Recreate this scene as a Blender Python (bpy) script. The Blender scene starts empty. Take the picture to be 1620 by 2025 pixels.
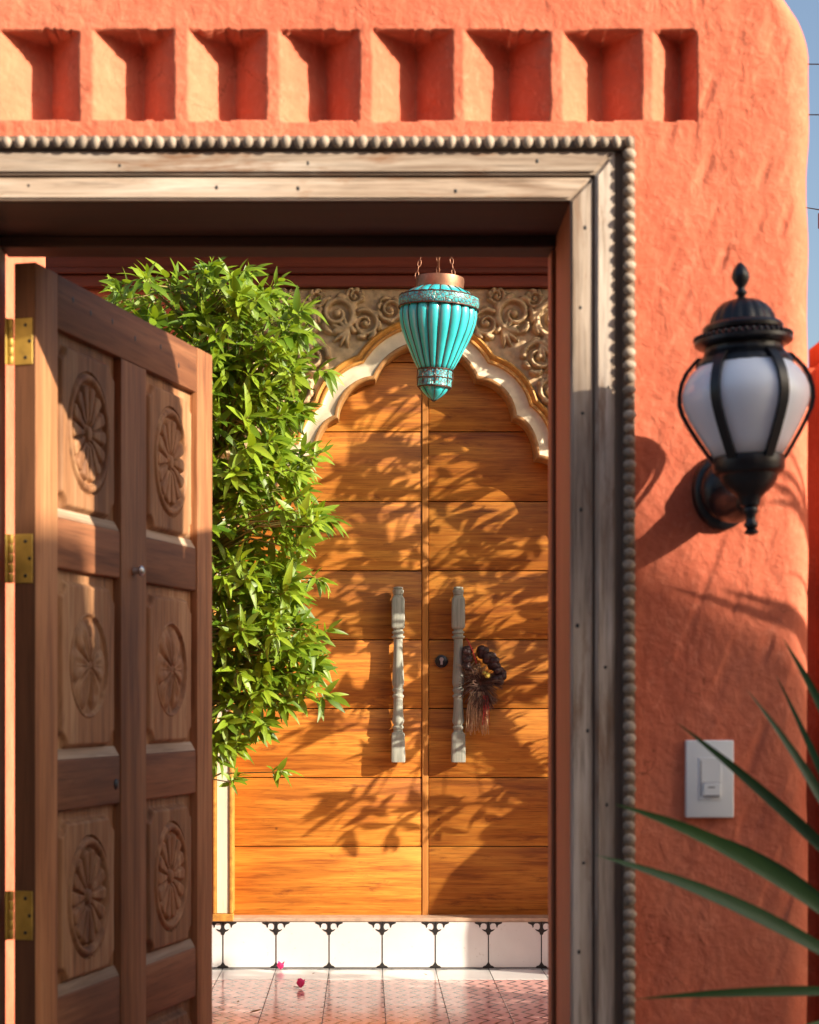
import bpy, bmesh, math, random
import numpy as np
from mathutils import Vector, Matrix, Quaternion

S = bpy.context.scene
COL = S.collection
RNG = random.Random(7)
NP = np.random.RandomState(11)
R = math.radians

# ------------------------------------------------------------------ camera, sky, sun, exposure
F = 3600.0           # focal length in photo pixels
VX, VY = 720.0, 1390.0   # principal point of the photograph (pixels)
EYE = 1.05           # eye height above the patio floor
WALL_Y = 2.65        # street face of the gate wall
BACK_Y = 7.20        # face of the house wall
SUN = Vector((1.85, -1.0, 0.88)).normalized()   # direction towards the sun

cam_d = bpy.data.cameras.new('camera')
cam = bpy.data.objects.new('camera', cam_d); COL.objects.link(cam); S.camera = cam
cam.location = (0, 0, EYE); cam.rotation_euler = (R(90), 0, 0)
cam_d.sensor_fit = 'AUTO'; cam_d.sensor_width = 36.0
cam_d.lens = F / 2025 * 36.0
cam_d.shift_x = (810 - VX) / 2025
cam_d.shift_y = (VY - 1012.5) / 2025
cam_d.clip_start = 0.05; cam_d.clip_end = 3000
cam_d.dof.use_dof = True; cam_d.dof.focus_distance = 6.7; cam_d.dof.aperture_fstop = 9.0

W = bpy.data.worlds.new('World'); S.world = W; W.use_nodes = True
nt = W.node_tree
sky = nt.nodes.new('ShaderNodeTexSky'); sky.sky_type = 'NISHITA'; sky.sun_disc = False
sky.sun_elevation = math.asin(SUN.z); sky.sun_rotation = math.atan2(SUN.x, SUN.y)
sky.air_density = 1.0; sky.dust_density = 3.5; sky.ozone_density = 1.0
bg = nt.nodes['Background']; nt.links.new(sky.outputs[0], bg.inputs[0]); bg.inputs[1].default_value = 0.10

sd = bpy.data.lights.new('sun', 'SUN'); sd.energy = 5.0; sd.angle = R(0.53); sd.color = (1.0, 0.88, 0.71)
so = bpy.data.objects.new('sun', sd); COL.objects.link(so)
so.rotation_mode = 'QUATERNION'; so.rotation_quaternion = (-SUN).to_track_quat('-Z', 'Y')
so.location = (6, -4, 6)

S.view_settings.view_transform = 'Standard'; S.view_settings.look = 'None'
S.view_settings.gamma = 1.0; S.view_settings.use_curve_mapping = False
S.view_settings.exposure = 1.09
S.cycles.max_bounces = 8; S.cycles.diffuse_bounces = 4; S.cycles.glossy_bounces = 4
S.cycles.transmission_bounces = 6; S.cycles.transparent_max_bounces = 8
S.cycles.caustics_reflective = False; S.cycles.caustics_refractive = False
S.cycles.use_denoising = True
S.cycles.sample_clamp_indirect = 8

# ------------------------------------------------------------------ helpers
def at(px, py, d):
    return Vector(((px - VX) * d / F, d, EYE + (VY - py) * d / F))
def wx(px, d=WALL_Y): return (px - VX) * d / F
def wz(py, d=WALL_Y): return EYE + (VY - py) * d / F
SW = WALL_Y / F      # metres per photo pixel on the gate wall
SB = BACK_Y / F      # and on the house wall

class MB:
    """collects shapes into ONE mesh"""
    def __init__(s): s.v = []; s.f = []
    def add(s, vs, fs):
        o = len(s.v); s.v.extend([tuple(p) for p in vs]); s.f.extend([tuple(i + o for i in q) for q in fs]); return s
    def box(s, x0, x1, y0, y1, z0, z1, b=0.0, seg=1):
        if b <= 0:
            return s.add([(x0,y0,z0),(x1,y0,z0),(x1,y1,z0),(x0,y1,z0),(x0,y0,z1),(x1,y0,z1),(x1,y1,z1),(x0,y1,z1)],
                  [(0,3,2,1),(4,5,6,7),(0,1,5,4),(1,2,6,5),(2,3,7,6),(3,0,4,7)])
        bm = bmesh.new(); bmesh.ops.create_cube(bm, size=1)
        for v in bm.verts:
            v.co = ((x0+x1)/2 + v.co.x*(x1-x0), (y0+y1)/2 + v.co.y*(y1-y0), (z0+z1)/2 + v.co.z*(z1-z0))
        bmesh.ops.bevel(bm, geom=bm.edges[:], offset=b, segments=seg, affect='EDGES', profile=0.5)
        bm.verts.index_update()
        s.add([v.co[:] for v in bm.verts], [[v.index for v in f.verts] for f in bm.faces]); bm.free(); return s
    def lathe(s, prof, n=32, c=(0,0), mod=None, sq=None):
        """prof: (radius, z); mod(theta, i) scales the radius"""
        vs = []; fs = []
        for i, (r, z) in enumerate(prof):
            for k in range(n):
                t = 2*math.pi*k/n
                rr = max(r, 1e-5) * (mod(t, i) if mod else 1)
                if sq and sq[i]:
                    m = max(abs(math.cos(t)), abs(math.sin(t))); rr = rr / max(m, .78)
                vs.append((c[0]+rr*math.cos(t), c[1]+rr*math.sin(t), z))
        for i in range(len(prof)-1):
            for k in range(n):
                a = i*n+k; b = i*n+(k+1)%n
                fs.append((a, b, b+n, a+n) if prof[i+1][1] > prof[i][1] else (a, a+n, b+n, b))
        fs.append(tuple(range(n)) if prof[0][1] > prof[-1][1] else tuple(reversed(range(n))))
        L = (len(prof)-1)*n
        fs.append(tuple(reversed(range(L, L+n))) if prof[0][1] > prof[-1][1] else tuple(range(L, L+n)))
        return s.add(vs, fs)
    def tube(s, pts, rad, n=8, closed=False, flat=None):
        pts = [Vector(p) for p in pts]; N = len(pts)
        rads = rad if isinstance(rad, (list, tuple)) else [rad]*N
        vs = []; fs = []; up = Vector((0.013, 0.021, 1)).normalized(); prev = None
        for i, p in enumerate(pts):
            a = pts[(i-1) % N] if (closed or i > 0) else p
            b = pts[(i+1) % N] if (closed or i < N-1) else p
            d = (b-a).normalized() if (b-a).length > 1e-9 else Vector((0,0,1))
            if prev is None:
                u = d.cross(up if abs(d.z) < .95 else Vector((1,0,0))).normalized()
            else:
                u = (prev - d*prev.dot(d)).normalized()
            prev = u; w = d.cross(u)
            for k in range(n):
                t = 2*math.pi*k/n
                fu = flat[0] if flat else 1; fw = flat[1] if flat else 1
                vs.append(p + u*(math.cos(t)*rads[i]*fu) + w*(math.sin(t)*rads[i]*fw))
        M = N if closed else N-1
        for i in range(M):
            for k in range(n):
                a = i*n+k; b = i*n+(k+1)%n; j = ((i+1)%N)*n
                fs.append((a, b, j+(k+1)%n, j+k))
        if not closed:
            fs.append(tuple(reversed(range(n)))); fs.append(tuple(range((N-1)*n, N*n)))
        return s.add(vs, fs)
    def ball(s, c, rx, ry=None, rz=None, nu=14, nv=8):
        ry = ry or rx; rz = rz or rx; vs = []; fs = []
        for i in range(1, nv):
            ph = math.pi*i/nv
            for k in range(nu):
                t = 2*math.pi*k/nu
                vs.append((c[0]+rx*math.sin(ph)*math.cos(t), c[1]+ry*math.sin(ph)*math.sin(t), c[2]+rz*math.cos(ph)))
        T = len(vs); vs.append((c[0],c[1],c[2]+rz)); vs.append((c[0],c[1],c[2]-rz))
        for i in range(nv-2):
            for k in range(nu):
                a = i*nu+k; b = i*nu+(k+1)%nu
                fs.append((a, a+nu, b+nu, b))
        for k in range(nu):
            fs.append((T, k, (k+1)%nu)); o = (nv-2)*nu; fs.append((T+1, o+(k+1)%nu, o+k))
        return s.add(vs, fs)
    def prism(s, poly, y0, y1, plane='xz'):
        """extrude a polygon (x,z) from y0 to y1"""
        n = len(poly); vs = [(x, y0, z) for x, z in poly] + [(x, y1, z) for x, z in poly]
        fs = [tuple(range(n)), tuple(reversed(range(n, 2*n)))]
        for i in range(n):
            j = (i+1) % n; fs.append((i, i+n, j+n, j))
        return s.add(vs, fs)
    def mesh(s, name, mat, smooth=40, fix=True):
        me = bpy.data.meshes.new(name); me.from_pydata(s.v, [], s.f); me.update()
        if fix:
            bm = bmesh.new(); bm.from_mesh(me); bmesh.ops.recalc_face_normals(bm, faces=bm.faces[:]); bm.to_mesh(me); bm.free()
        if mat: me.materials.append(mat)
        if smooth:
            me.polygons.foreach_set('use_smooth', [True]*len(me.polygons))
            if smooth < 180: me.set_sharp_from_angle(angle=R(smooth))
        return me
    def build(s, name, mat, parent=None, smooth=40, loc=None, fix=True):
        return link(name, s.mesh(name, mat, smooth, fix), parent, loc)

def link(name, me, parent=None, loc=None, kind=None):
    o = bpy.data.objects.new(name, me); COL.objects.link(o)
    if parent: o.parent = parent
    if loc is not None: o.location = loc
    if kind: o['kind'] = kind
    return o
def grid_mesh(name, P, keep, mat, smooth=180):
    """P: (rows, cols, 3) array, keep: (rows-1, cols-1) mask of quads"""
    r, c = P.shape[:2]
    idx = np.arange(r*c).reshape(r, c)
    q = np.stack([idx[:-1,:-1], idx[:-1,1:], idx[1:,1:], idx[1:,:-1]], -1)[keep]
    used = np.unique(q); remap = np.full(r*c, -1); remap[used] = np.arange(len(used))
    V = P.reshape(-1,3)[used]; q = remap[q]
    me = bpy.data.meshes.new(name)
    me.vertices.add(len(V)); me.vertices.foreach_set('co', V.astype(np.float32).ravel())
    me.loops.add(q.size); me.loops.foreach_set('vertex_index', q.astype(np.int32).ravel())
    me.polygons.add(len(q)); me.polygons.foreach_set('loop_start', np.arange(0, q.size, 4, dtype=np.int32))
    me.polygons.foreach_set('use_smooth', [True]*len(q))
    me.update(calc_edges=True); me.validate()
    me.materials.append(mat)
    if smooth < 180: me.set_sharp_from_angle(angle=R(smooth))
    return me
def tag(o, label=None, cat=None, group=None, kind=None):
    if label: o['label'] = label
    if cat: o['category'] = cat
    if group: o['group'] = group
    if kind: o['kind'] = kind
    return o
def thing(name, label, cat, loc=(0,0,0), group=None):
    o = bpy.data.objects.new(name, None); COL.objects.link(o); o.location = loc; o.empty_display_size = .1
    return tag(o, label, cat, group)

def blur(a, n=1):
    for _ in range(n):
        p = np.pad(a, 1, mode='edge')
        a = (p[:-2,1:-1]+2*p[1:-1,1:-1]+p[2:,1:-1])/4
        p = np.pad(a, 1, mode='edge')
        a = (p[1:-1,:-2]+2*p[1:-1,1:-1]+p[1:-1,2:])/4
    return a
def noise2(X, Y, cell, seed):
    """smooth value noise sampled at arrays X, Y"""
    rs = np.random.RandomState(seed); T = rs.rand(256, 256)*2-1
    x = X/cell; y = Y/cell; i = np.floor(x).astype(int); j = np.floor(y).astype(int)
    u = x-i; v = y-j; u = u*u*u*(u*(u*6-15)+10); v = v*v*v*(v*(v*6-15)+10)
    g = lambda a, b: T[a % 256, b % 256]
    return (g(i,j)*(1-u)+g(i+1,j)*u)*(1-v) + (g(i,j+1)*(1-u)+g(i+1,j+1)*u)*v

# ------------------------------------------------------------------ materials
class NT:
    def __init__(s, name):
        s.m = bpy.data.materials.new(name); s.m.use_nodes = True; s.t = s.m.node_tree
        s.b = s.t.nodes['Principled BSDF']; s.out = s.t.nodes['Material Output']
    def n(s, typ, **kw):
        x = s.t.nodes.new('ShaderNode'+typ)
        for k, v in kw.items(): setattr(x, k, v)
        return x
    def l(s, a, b): s.t.links.new(a, b)
    def coord(s, scale=(1,1,1), rnd=True, src='Object'):
        tc = s.n('TexCoord'); mp = s.n('Mapping'); mp.inputs['Scale'].default_value = scale
        if rnd:
            oi = s.n('ObjectInfo'); ml = s.n('Math', operation='MULTIPLY'); ml.inputs[1].default_value = 37.0
            s.l(oi.outputs['Random'], ml.inputs[0])
            ad = s.n('VectorMath', operation='ADD'); s.l(tc.outputs[src], ad.inputs[0]); s.l(ml.outputs[0], ad.inputs[1])
            s.l(ad.outputs[0], mp.inputs['Vector'])
        else: s.l(tc.outputs[src], mp.inputs['Vector'])
        return mp.outputs[0]
    def noise(s, vec, scale=5, detail=4, rough=.55, dist=0):
        x = s.n('TexNoise'); x.inputs['Scale'].default_value = scale; x.inputs['Detail'].default_value = detail
        x.inputs['Roughness'].default_value = rough; x.inputs['Distortion'].default_value = dist
        s.l(vec, x.inputs['Vector']); return x.outputs['Fac']
    def ramp(s, fac, stops):
        x = s.n('ValToRGB'); e = x.color_ramp.elements
        while len(e) < len(stops): e.new(.5)
        for i, (p, c) in enumerate(stops):
            e[i].position = p; e[i].color = (c, c, c, 1) if isinstance(c, (int, float)) else (*c, 1)
        s.l(fac, x.inputs[0]); return x.outputs[0]
    def mix(s, fac, a, b, mode='MIX'):
        x = s.n('Mix', data_type='RGBA', blend_type=mode)
        for sock, v in ((x.inputs[0], fac), (x.inputs[6], a), (x.inputs[7], b)):
            if isinstance(v, (int, float)): sock.default_value = v
            elif isinstance(v, tuple): sock.default_value = (*v, 1)
            else: s.l(v, sock)
        return x.outputs[2]
    def math(s, op, a, b=None):
        x = s.n('Math', operation=op)
        for i, v in enumerate((a, b)):
            if v is None: continue
            if isinstance(v, (int, float)): x.inputs[i].default_value = v
            else: s.l(v, x.inputs[i])
        return x.outputs[0]
    def bump(s, h, strength=.3, dist=.002):
        x = s.n('Bump'); x.inputs['Strength'].default_value = strength; x.inputs['Distance'].default_value = dist
        s.l(h, x.inputs['Height']); s.l(x.outputs[0], s.b.inputs['Normal'])
    def col(s, c):
        if isinstance(c, tuple): s.b.inputs['Base Color'].default_value = (*c, 1)
        else: s.l(c, s.b.inputs['Base Color'])
    def rough(s, r):
        if isinstance(r, (int, float)): s.b.inputs['Roughness'].default_value = r
        else: s.l(r, s.b.inputs['Roughness'])

def plain(name, c, rough=.5, metal=0, var=.15, scale=30, bump=0):
    m = NT(name); v = m.coord(); f = m.noise(v, scale, 5)
    lo = tuple(x*(1-var) for x in c); hi = tuple(min(1, x*(1+var)) for x in c)
    m.col(m.ramp(f, [(.3, lo), (.7, hi)])); m.rough(rough); m.b.inputs['Metallic'].default_value = metal
    if bump: m.bump(m.noise(v, scale*3, 4), bump, .001)
    return m.m

def plaster(name, c1, c2, c3, s=1.0):
    m = NT(name); v = m.coord(rnd=False)
    big = m.noise(v, 3.5*s, 6, .6); med = m.noise(v, 22*s, 6, .62, .6); v2 = m.coord((1, 1, .35), rnd=False)
    streak = m.noise(v2, 14*s, 5, .6, 1.2)
    base = m.ramp(big, [(.3, c1), (.52, c2), (.72, c3)])
    base = m.mix(m.ramp(med, [(.38, .0), (.75, .55)]), base, c1)
    base = m.mix(m.ramp(streak, [(.5, 0.0), (.8, .35)]), base, c3)
    scuff = m.noise(m.coord((1, 1, .6), rnd=False), 60*s, 6, .7, 1.5)
    base = m.mix(m.ramp(scuff, [(.52, 0.0), (.72, .5)]), base, tuple(min(.9, x*1.12+.03) for x in c3))
    stain = m.noise(m.coord((1, 1, .16), rnd=False), 9*s, 5, .65, .5)
    base = m.mix(m.ramp(stain, [(.55, 0.0), (.75, .4)]), base, tuple(x*.62 for x in c1))
    wv = m.n('VectorMath', operation='ADD'); m.l(m.coord(rnd=False), wv.inputs[0])
    wn = m.n('TexNoise'); wn.inputs['Scale'].default_value = 6; wn.inputs['Detail'].default_value = 5; m.l(m.coord(rnd=False), wn.inputs['Vector']); m.l(wn.outputs['Color'], wv.inputs[1])
    vo = m.n('TexVoronoi', feature='DISTANCE_TO_EDGE'); vo.inputs['Scale'].default_value = 3.1; m.l(wv.outputs[0], vo.inputs['Vector'])
    crk = m.math('MULTIPLY', m.ramp(vo.outputs['Distance'], [(.0, 1.0), (.006, 0.0)]), m.ramp(m.noise(m.coord(rnd=False), 2.3, 2), [(.5, 0.0), (.6, .75)]))
    base = m.mix(crk, base, tuple(x*.4 for x in c1))
    m.col(base); m.rough(.92); m.b.inputs['Specular IOR Level'].default_value = .12
    fine = m.noise(v, 130*s, 6, .65, .3); mid = m.noise(v, 34*s, 5, .6, .8)
    h = m.math('ADD', m.math('MULTIPLY', fine, .35), m.math('ADD', m.math('MULTIPLY', mid, .9), m.math('MULTIPLY', streak, .8)))
    m.bump(h, .6, .006)
    return m.m

def wood(name, stops, axis='x', gs=60, rough=.6, patches=None, dark=.35, bump=.25, knots=False, warm=None):
    """grain runs along axis; patches=(colour, threshold) worn or stained areas"""
    m = NT(name); k = {'x': (.05, 1, 1), 'y': (1, .05, 1), 'z': (1, 1, .05)}[axis]
    v = m.coord(k); vb = m.coord({'x': (.22, 1, 1), 'y': (1, .22, 1), 'z': (1, 1, .22)}[axis])
    g1 = m.noise(v, gs, 6, .6, .8); g2 = m.noise(v, gs*4, 4, .6); broad = m.noise(vb, 7, 4, .5, .6)
    f = m.math('ADD', m.math('MULTIPLY', g1, .55), m.math('MULTIPLY', broad, .45))
    c = m.ramp(f, stops)
    c = m.mix(m.ramp(g2, [(.5, 0.0), (.78, dark)]), c, tuple(x*.38 for x in stops[0][1]))
    if patches:
        p = m.noise(vb, 21, 6, .7, .4)
        c = m.mix(m.ramp(p, [(patches[1], 0.0), (patches[1]+.12, .85)]), c, patches[0])
    if knots:
        vo = m.n('TexVoronoi'); vo.inputs['Scale'].default_value = 5.5; m.l(m.coord((1, 1, 1)), vo.inputs['Vector'])
        c = m.mix(m.ramp(vo.outputs['Distance'], [(.0, .9), (.045, 0.0)]), c, (.05, .02, .01))
    # each board a little different in tone
    oi = m.n('ObjectInfo'); hs = m.n('HueSaturation')
    m.l(m.math('ADD', m.math('MULTIPLY', oi.outputs['Random'], .46), .76), hs.inputs['Value']); m.l(c, hs.inputs['Color'])
    m.col(hs.outputs[0]); m.rough(rough); m.b.inputs['Specular IOR Level'].default_value = .35
    m.bump(m.math('ADD', m.math('MULTIPLY', g1, .6), m.math('MULTIPLY', g2, .5)), bump, .002)
    return m.m

def leafmat(name, c1, c2, trans=.35, rough=.42):
    m = NT(name); v = m.coord(rnd=False); oi = m.n('ObjectInfo')
    f = m.noise(v, 9, 3)
    at_ = m.n('Attribute'); at_.attribute_name = 'tone'; at_.attribute_type = 'GEOMETRY'
    t = m.math('ADD', m.math('ADD', m.math('MULTIPLY', oi.outputs['Random'], .45), m.math('MULTIPLY', f, .4)), m.math('MULTIPLY', at_.outputs['Fac'], .45))
    c = m.ramp(t, [(.2, c1), (.8, c2)]); m.col(c); m.rough(rough)
    tr = m.n('BsdfTranslucent'); m.l(m.mix(.5, c, (c2[0]*1.6, c2[1]*1.5, c2[2]*.6)), tr.inputs[0])
    ms = m.n('MixShader'); ms.inputs[0].default_value = trans
    m.l(m.b.outputs[0], ms.inputs[1]); m.l(tr.outputs[0], ms.inputs[2]); m.l(ms.outputs[0], m.out.inputs[0])
    return m.m

M = {}
M['terracotta'] = plaster('terracotta_plaster', (.55, .137, .076), (.65, .180, .099), (.71, .240, .136))
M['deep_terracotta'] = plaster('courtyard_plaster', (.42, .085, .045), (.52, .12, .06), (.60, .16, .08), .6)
M['frame_h'] = wood('weathered_frame_wood_lying', [(.37, (.24, .155, .10)), (.48, (.47, .36, .27)), (.62, (.66, .55, .45))], 'x', 55, .78, ((.27, .12, .05), .56), .65, .6)
M['frame_v'] = wood('weathered_frame_wood_upright', [(.37, (.24, .155, .10)), (.48, (.47, .36, .27)), (.62, (.66, .55, .45))], 'z', 55, .78, ((.25, .13, .07), .575), .65, .6)
M['frame_dark_h'] = wood('frame_recess_wood_lying', [(.3, (.17, .12, .085)), (.7, (.30, .22, .16))], 'x', 60, .8, None, .5, .4)
M['frame_dark_v'] = wood('frame_recess_wood_upright', [(.3, (.17, .12, .085)), (.7, (.30, .22, .16))], 'z', 60, .8, None, .5, .4)
M['bead'] = wood('bead_wood', [(.3, (.26, .20, .148)), (.7, (.42, .34, .262))], 'z', 90, .8, ((.16, .10, .06), .60), .5, .35)
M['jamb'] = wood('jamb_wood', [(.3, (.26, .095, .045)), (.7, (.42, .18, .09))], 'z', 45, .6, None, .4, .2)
M['jamb_h'] = wood('shade_dark_head_wood', [(.3, (.035, .016, .010)), (.7, (.07, .028, .015))], 'x', 45, .7, None, .4, .2)  # near-black tone stands in for the shade under the lintel
M['door_v'] = wood('gate_wood_upright', [(.36, (.14, .050, .019)), (.5, (.275, .112, .043)), (.66, (.40, .185, .080))], 'z', 42, .64, ((.15, .06, .028), .64), .55, .35)
M['door_h'] = wood('gate_wood_lying', [(.36, (.12, .042, .017)), (.5, (.21, .078, .031)), (.66, (.30, .125, .054))], 'x', 42, .64, ((.12, .045, .02), .63), .55, .35)
M['panel'] = wood('gate_panel_wood', [(.35, (.15, .058, .023)), (.5, (.305, .140, .058)), (.66, (.45, .255, .125))], 'z', 38, .66, ((.13, .052, .025), .60), .6, .4)
M['edge'] = wood('shade_dark_edge_wood', [(.36, (.07, .028, .013)), (.64, (.15, .062, .028))], 'z', 40, .75, None, .5, .3)  # dark tone stands in for shade on the hinge edge
M['ledge'] = wood('pale_ledge_wood', [(.36, (.20, .12, .07)), (.5, (.36, .25, .165)), (.64, (.48, .37, .27))], 'x', 40, .8, ((.2, .10, .05), .62), .4, .4)  # paler wood tone for the sloped ledges at the panel bottoms
M['plank'] = wood('honey_plank_wood', [(.35, (.25, .066, .009)), (.49, (.47, .160, .019)), (.64, (.66, .275, .040))], 'x', 52, .5, ((.18, .048, .010), .575), .7, .25, True)
M['plank_stile'] = wood('honey_stile_wood', [(.3, (.36, .13, .024)), (.7, (.56, .23, .05))], 'z', 34, .85, None, .4, .14)
M['gold'] = plain('ochre_gilt_paint', (.50, .23, .045), .5, 0, .3, 40, .15)
M['gold_dark'] = plain('brown_edge_paint', (.33, .16, .05), .55, 0, .3, 40, .15)
M['cream'] = plain('cream_distressed_paint', (.66, .56, .40), .6, 0, .12, 25, .2)
M['cream_old'] = wood('cream_worn_board', [(.3, (.52, .43, .30)), (.6, (.66, .58, .44)), (.8, (.70, .63, .50))], 'z', 60, .7, ((.40, .33, .24), .68), .25, .3)
M['relief'] = plain('carved_relief_wood', (.47, .33, .18), .55, 0, .3, 26, .3)
M['cornice'] = wood('red_brown_cornice', [(.3, (.12, .022, .011)), (.7, (.21, .042, .019))], 'x', 40, .55, None, .4, .2)
M['handle'] = wood('grey_weathered_handle', [(.25, (.17, .17, .14)), (.5, (.28, .285, .24)), (.78, (.40, .40, .345))], 'z', 60, .75, ((.20, .24, .20), .7), .5, .4)
M['black'] = plain('black_iron', (.006, .0065, .009), .36, .0, .3, 50, .12)
M['matte_black'] = plain('black_paint_print', (.012, .011, .011), .5, 0, .3, 40)
M['brass'] = plain('old_brass', (.40, .26, .05), .5, .45, .3, 30, .2)
M['steel'] = plain('worn_steel', (.55, .53, .50), .3, .9, .1, 30)
M['copper'] = plain('copper_collar', (.26, .125, .075), .45, .7, .35, 30, .2)
M['wire'] = plain('dark_copper_wire', (.085, .04, .028), .5, .6, .4, 60)
M['white_plastic'] = plain('white_plastic', (.82, .84, .84), .4, 0, .02, 20)
M['grey_print'] = plain('grey_line', (.20, .20, .22), .5, 0, .05, 20)
M['step_trim'] = plain('threshold_stone', (.42, .29, .20), .6, 0, .2, 30, .2)
M['grout'] = plain('dark_grout', (.06, .05, .05), .8, 0, .2, 40)
M['pot'] = plain('terracotta_pot', (.33, .13, .06), .8, 0, .25, 14, .3)
M['soil'] = plain('soil', (.05, .035, .025), .95, 0, .4, 60, .5)
M['bark'] = wood('bark', [(.3, (.10, .065, .04)), (.7, (.22, .15, .09))], 'z', 40, .85, None, .5, .5)
M['twig'] = plain('green_twig', (.20, .17, .05), .6, 0, .3, 30)
M['leaf'] = leafmat('shrub_leaf', (.045, .12, .006), (.25, .36, .022), .34, .45)
M['dark_leaf'] = leafmat('tree_leaf', (.03, .08, .012), (.07, .15, .025), .2)
M['blade'] = leafmat('spiky_blade', (.006, .042, .009), (.030, .110, .015), .13, .5)
M['pink'] = leafmat('pink_bract', (.55, .03, .20), (.75, .08, .32), .3, .6)
M['dry_leaf'] = plain('dry_leaf', (.20, .11, .03), .8, 0, .3, 50)
M['pod'] = plain('dark_seed_pod', (.035, .012, .012), .6, 0, .5, 60, .5)
M['straw'] = plain('dried_straw', (.46, .30, .17), .8, 0, .45, 90)
M['straw_dark'] = plain('dark_dried_grass', (.10, .05, .035), .85, 0, .5, 90)
M['ribbon'] = plain('red_thread', (.45, .025, .03), .6, 0, .3, 60)
M['yellow_bud'] = plain('yellow_dried_flower', (.42, .32, .05), .8, 0, .4, 70, .4)

def glaze(name, c, rough=.12, sub=0):
    m = NT(name); v = m.coord(); f = m.noise(v, 16, 4)
    m.col(m.ramp(f, [(.3, tuple(x*.8 for x in c)), (.7, tuple(min(1, x*1.1) for x in c))])); m.rough(rough)
    m.b.inputs['Coat Weight'].default_value = .3; m.b.inputs['Coat Roughness'].default_value = .1
    return m.m
M['turq'] = glaze('turquoise_glass', (.035, .46, .50), .3)
M['opal'] = plain('opal_glass', (.80, .87, .97), .22, 0, .02, 8)
def band_mat():
    m = NT('turquoise_filigree'); v = m.coord((1, 1, 1))
    vo = m.n('TexVoronoi'); vo.inputs['Scale'].default_value = 85; vo.feature = 'DISTANCE_TO_EDGE'; m.l(v, vo.inputs['Vector'])
    f = m.ramp(vo.outputs['Distance'], [(.03, 0.0), (.12, 1.0)])
    n = m.noise(v, 60, 3)
    g = m.ramp(n, [(.35, (.02, .18, .26)), (.65, (.08, .50, .50))])
    m.col(m.mix(f, (.14, .08, .055), g)); m.rough(.35); m.bump(f, .6, .003); return m.m
M['band'] = band_mat()
def white_tile():
    m = NT('white_glazed_tile'); v = m.coord(); n = m.noise(v, 6, 3)
    oi = m.n('ObjectInfo'); hs = m.n('HueSaturation'); m.l(m.math('ADD', m.math('MULTIPLY', oi.outputs['Random'], .12), .88), hs.inputs['Value'])
    sp = m.noise(m.coord(), 70, 3, .5)
    c = m.mix(m.ramp(sp, [(.66, 0.0), (.74, .35)]), m.ramp(n, [(.3, (.64, .63, .615)), (.7, (.73, .72, .70))]), (.42, .38, .33))
    m.l(c, hs.inputs['Color']); m.col(hs.outputs[0]); m.rough(.16)
    m.bump(m.noise(v, 12, 2), .06, .004); return m.m
M['tile_white'] = white_tile()
def floor_tile_mat():
    """cement tile: pink ground printed with dark zigzag lines"""
    m = NT('zigzag_cement_tile'); tc = m.n('TexCoord'); sp = m.n('SeparateXYZ'); m.l(tc.outputs['Object'], sp.inputs[0])
    T = 0.21
    u = m.math('MULTIPLY', sp.outputs[0], 1/T); w = m.math('MULTIPLY', sp.outputs[1], 1/T)
    tri = m.math('ABSOLUTE', m.math('SUBTRACT', m.math('FRACT', m.math('MULTIPLY', w, 2.0)), .5))
    ph = m.math('ADD', m.math('MULTIPLY', u, 4.0), m.math('MULTIPLY', tri, 1.35))
    d = m.math('ABSOLUTE', m.math('SUBTRACT', m.math('FRACT', ph), .5))
    line = m.ramp(d, [(.085, 1.0), (.115, 0.0)])
    n = m.noise(m.coord(), 14, 5)
    base = m.ramp(n, [(.3, (.62, .32, .28)), (.7, (.72, .41, .36))])
    ln = m.ramp(n, [(.3, (.018, .016, .026)), (.7, (.05, .04, .05))])
    m.col(m.mix(line, base, ln)); m.rough(m.ramp(n, [(.3, .10), (.7, .20)]))
    m.bump(m.noise(m.coord(), 9, 2), .05, .004)
    return m.m
M['tile_floor'] = floor_tile_mat()
def ground_mat():
    m = NT('street_ground'); v = m.coord(rnd=False); n = m.noise(v, 2, 8, .6); f = m.noise(v, 60, 4)
    m.col(m.mix(m.ramp(f, [(.4, 0.0), (.7, .5)]), m.ramp(n, [(.3, (.36, .30, .24)), (.7, (.46, .39, .32))]), (.24, .20, .17)))
    m.rough(.9); m.bump(f, .4, .004); return m.m
M['ground'] = ground_mat()

# ------------------------------------------------------------------ ground, street
g = MB(); g.add([(-400,-400,-.30),(400,-400,-.30),(400,400,-.30),(-400,400,-.30)], [(0,1,2,3)])
g.build('ground', M['ground'], None, 0)['kind'] = 'structure'
COURT = MB().box(-1.40, 3.2, 2.60, 7.40, -.298, -.012).build('patio_base', M['grout'], None, 0)
COURT['kind'] = 'structure'; COURT.name = 'patio_floor'

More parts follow.
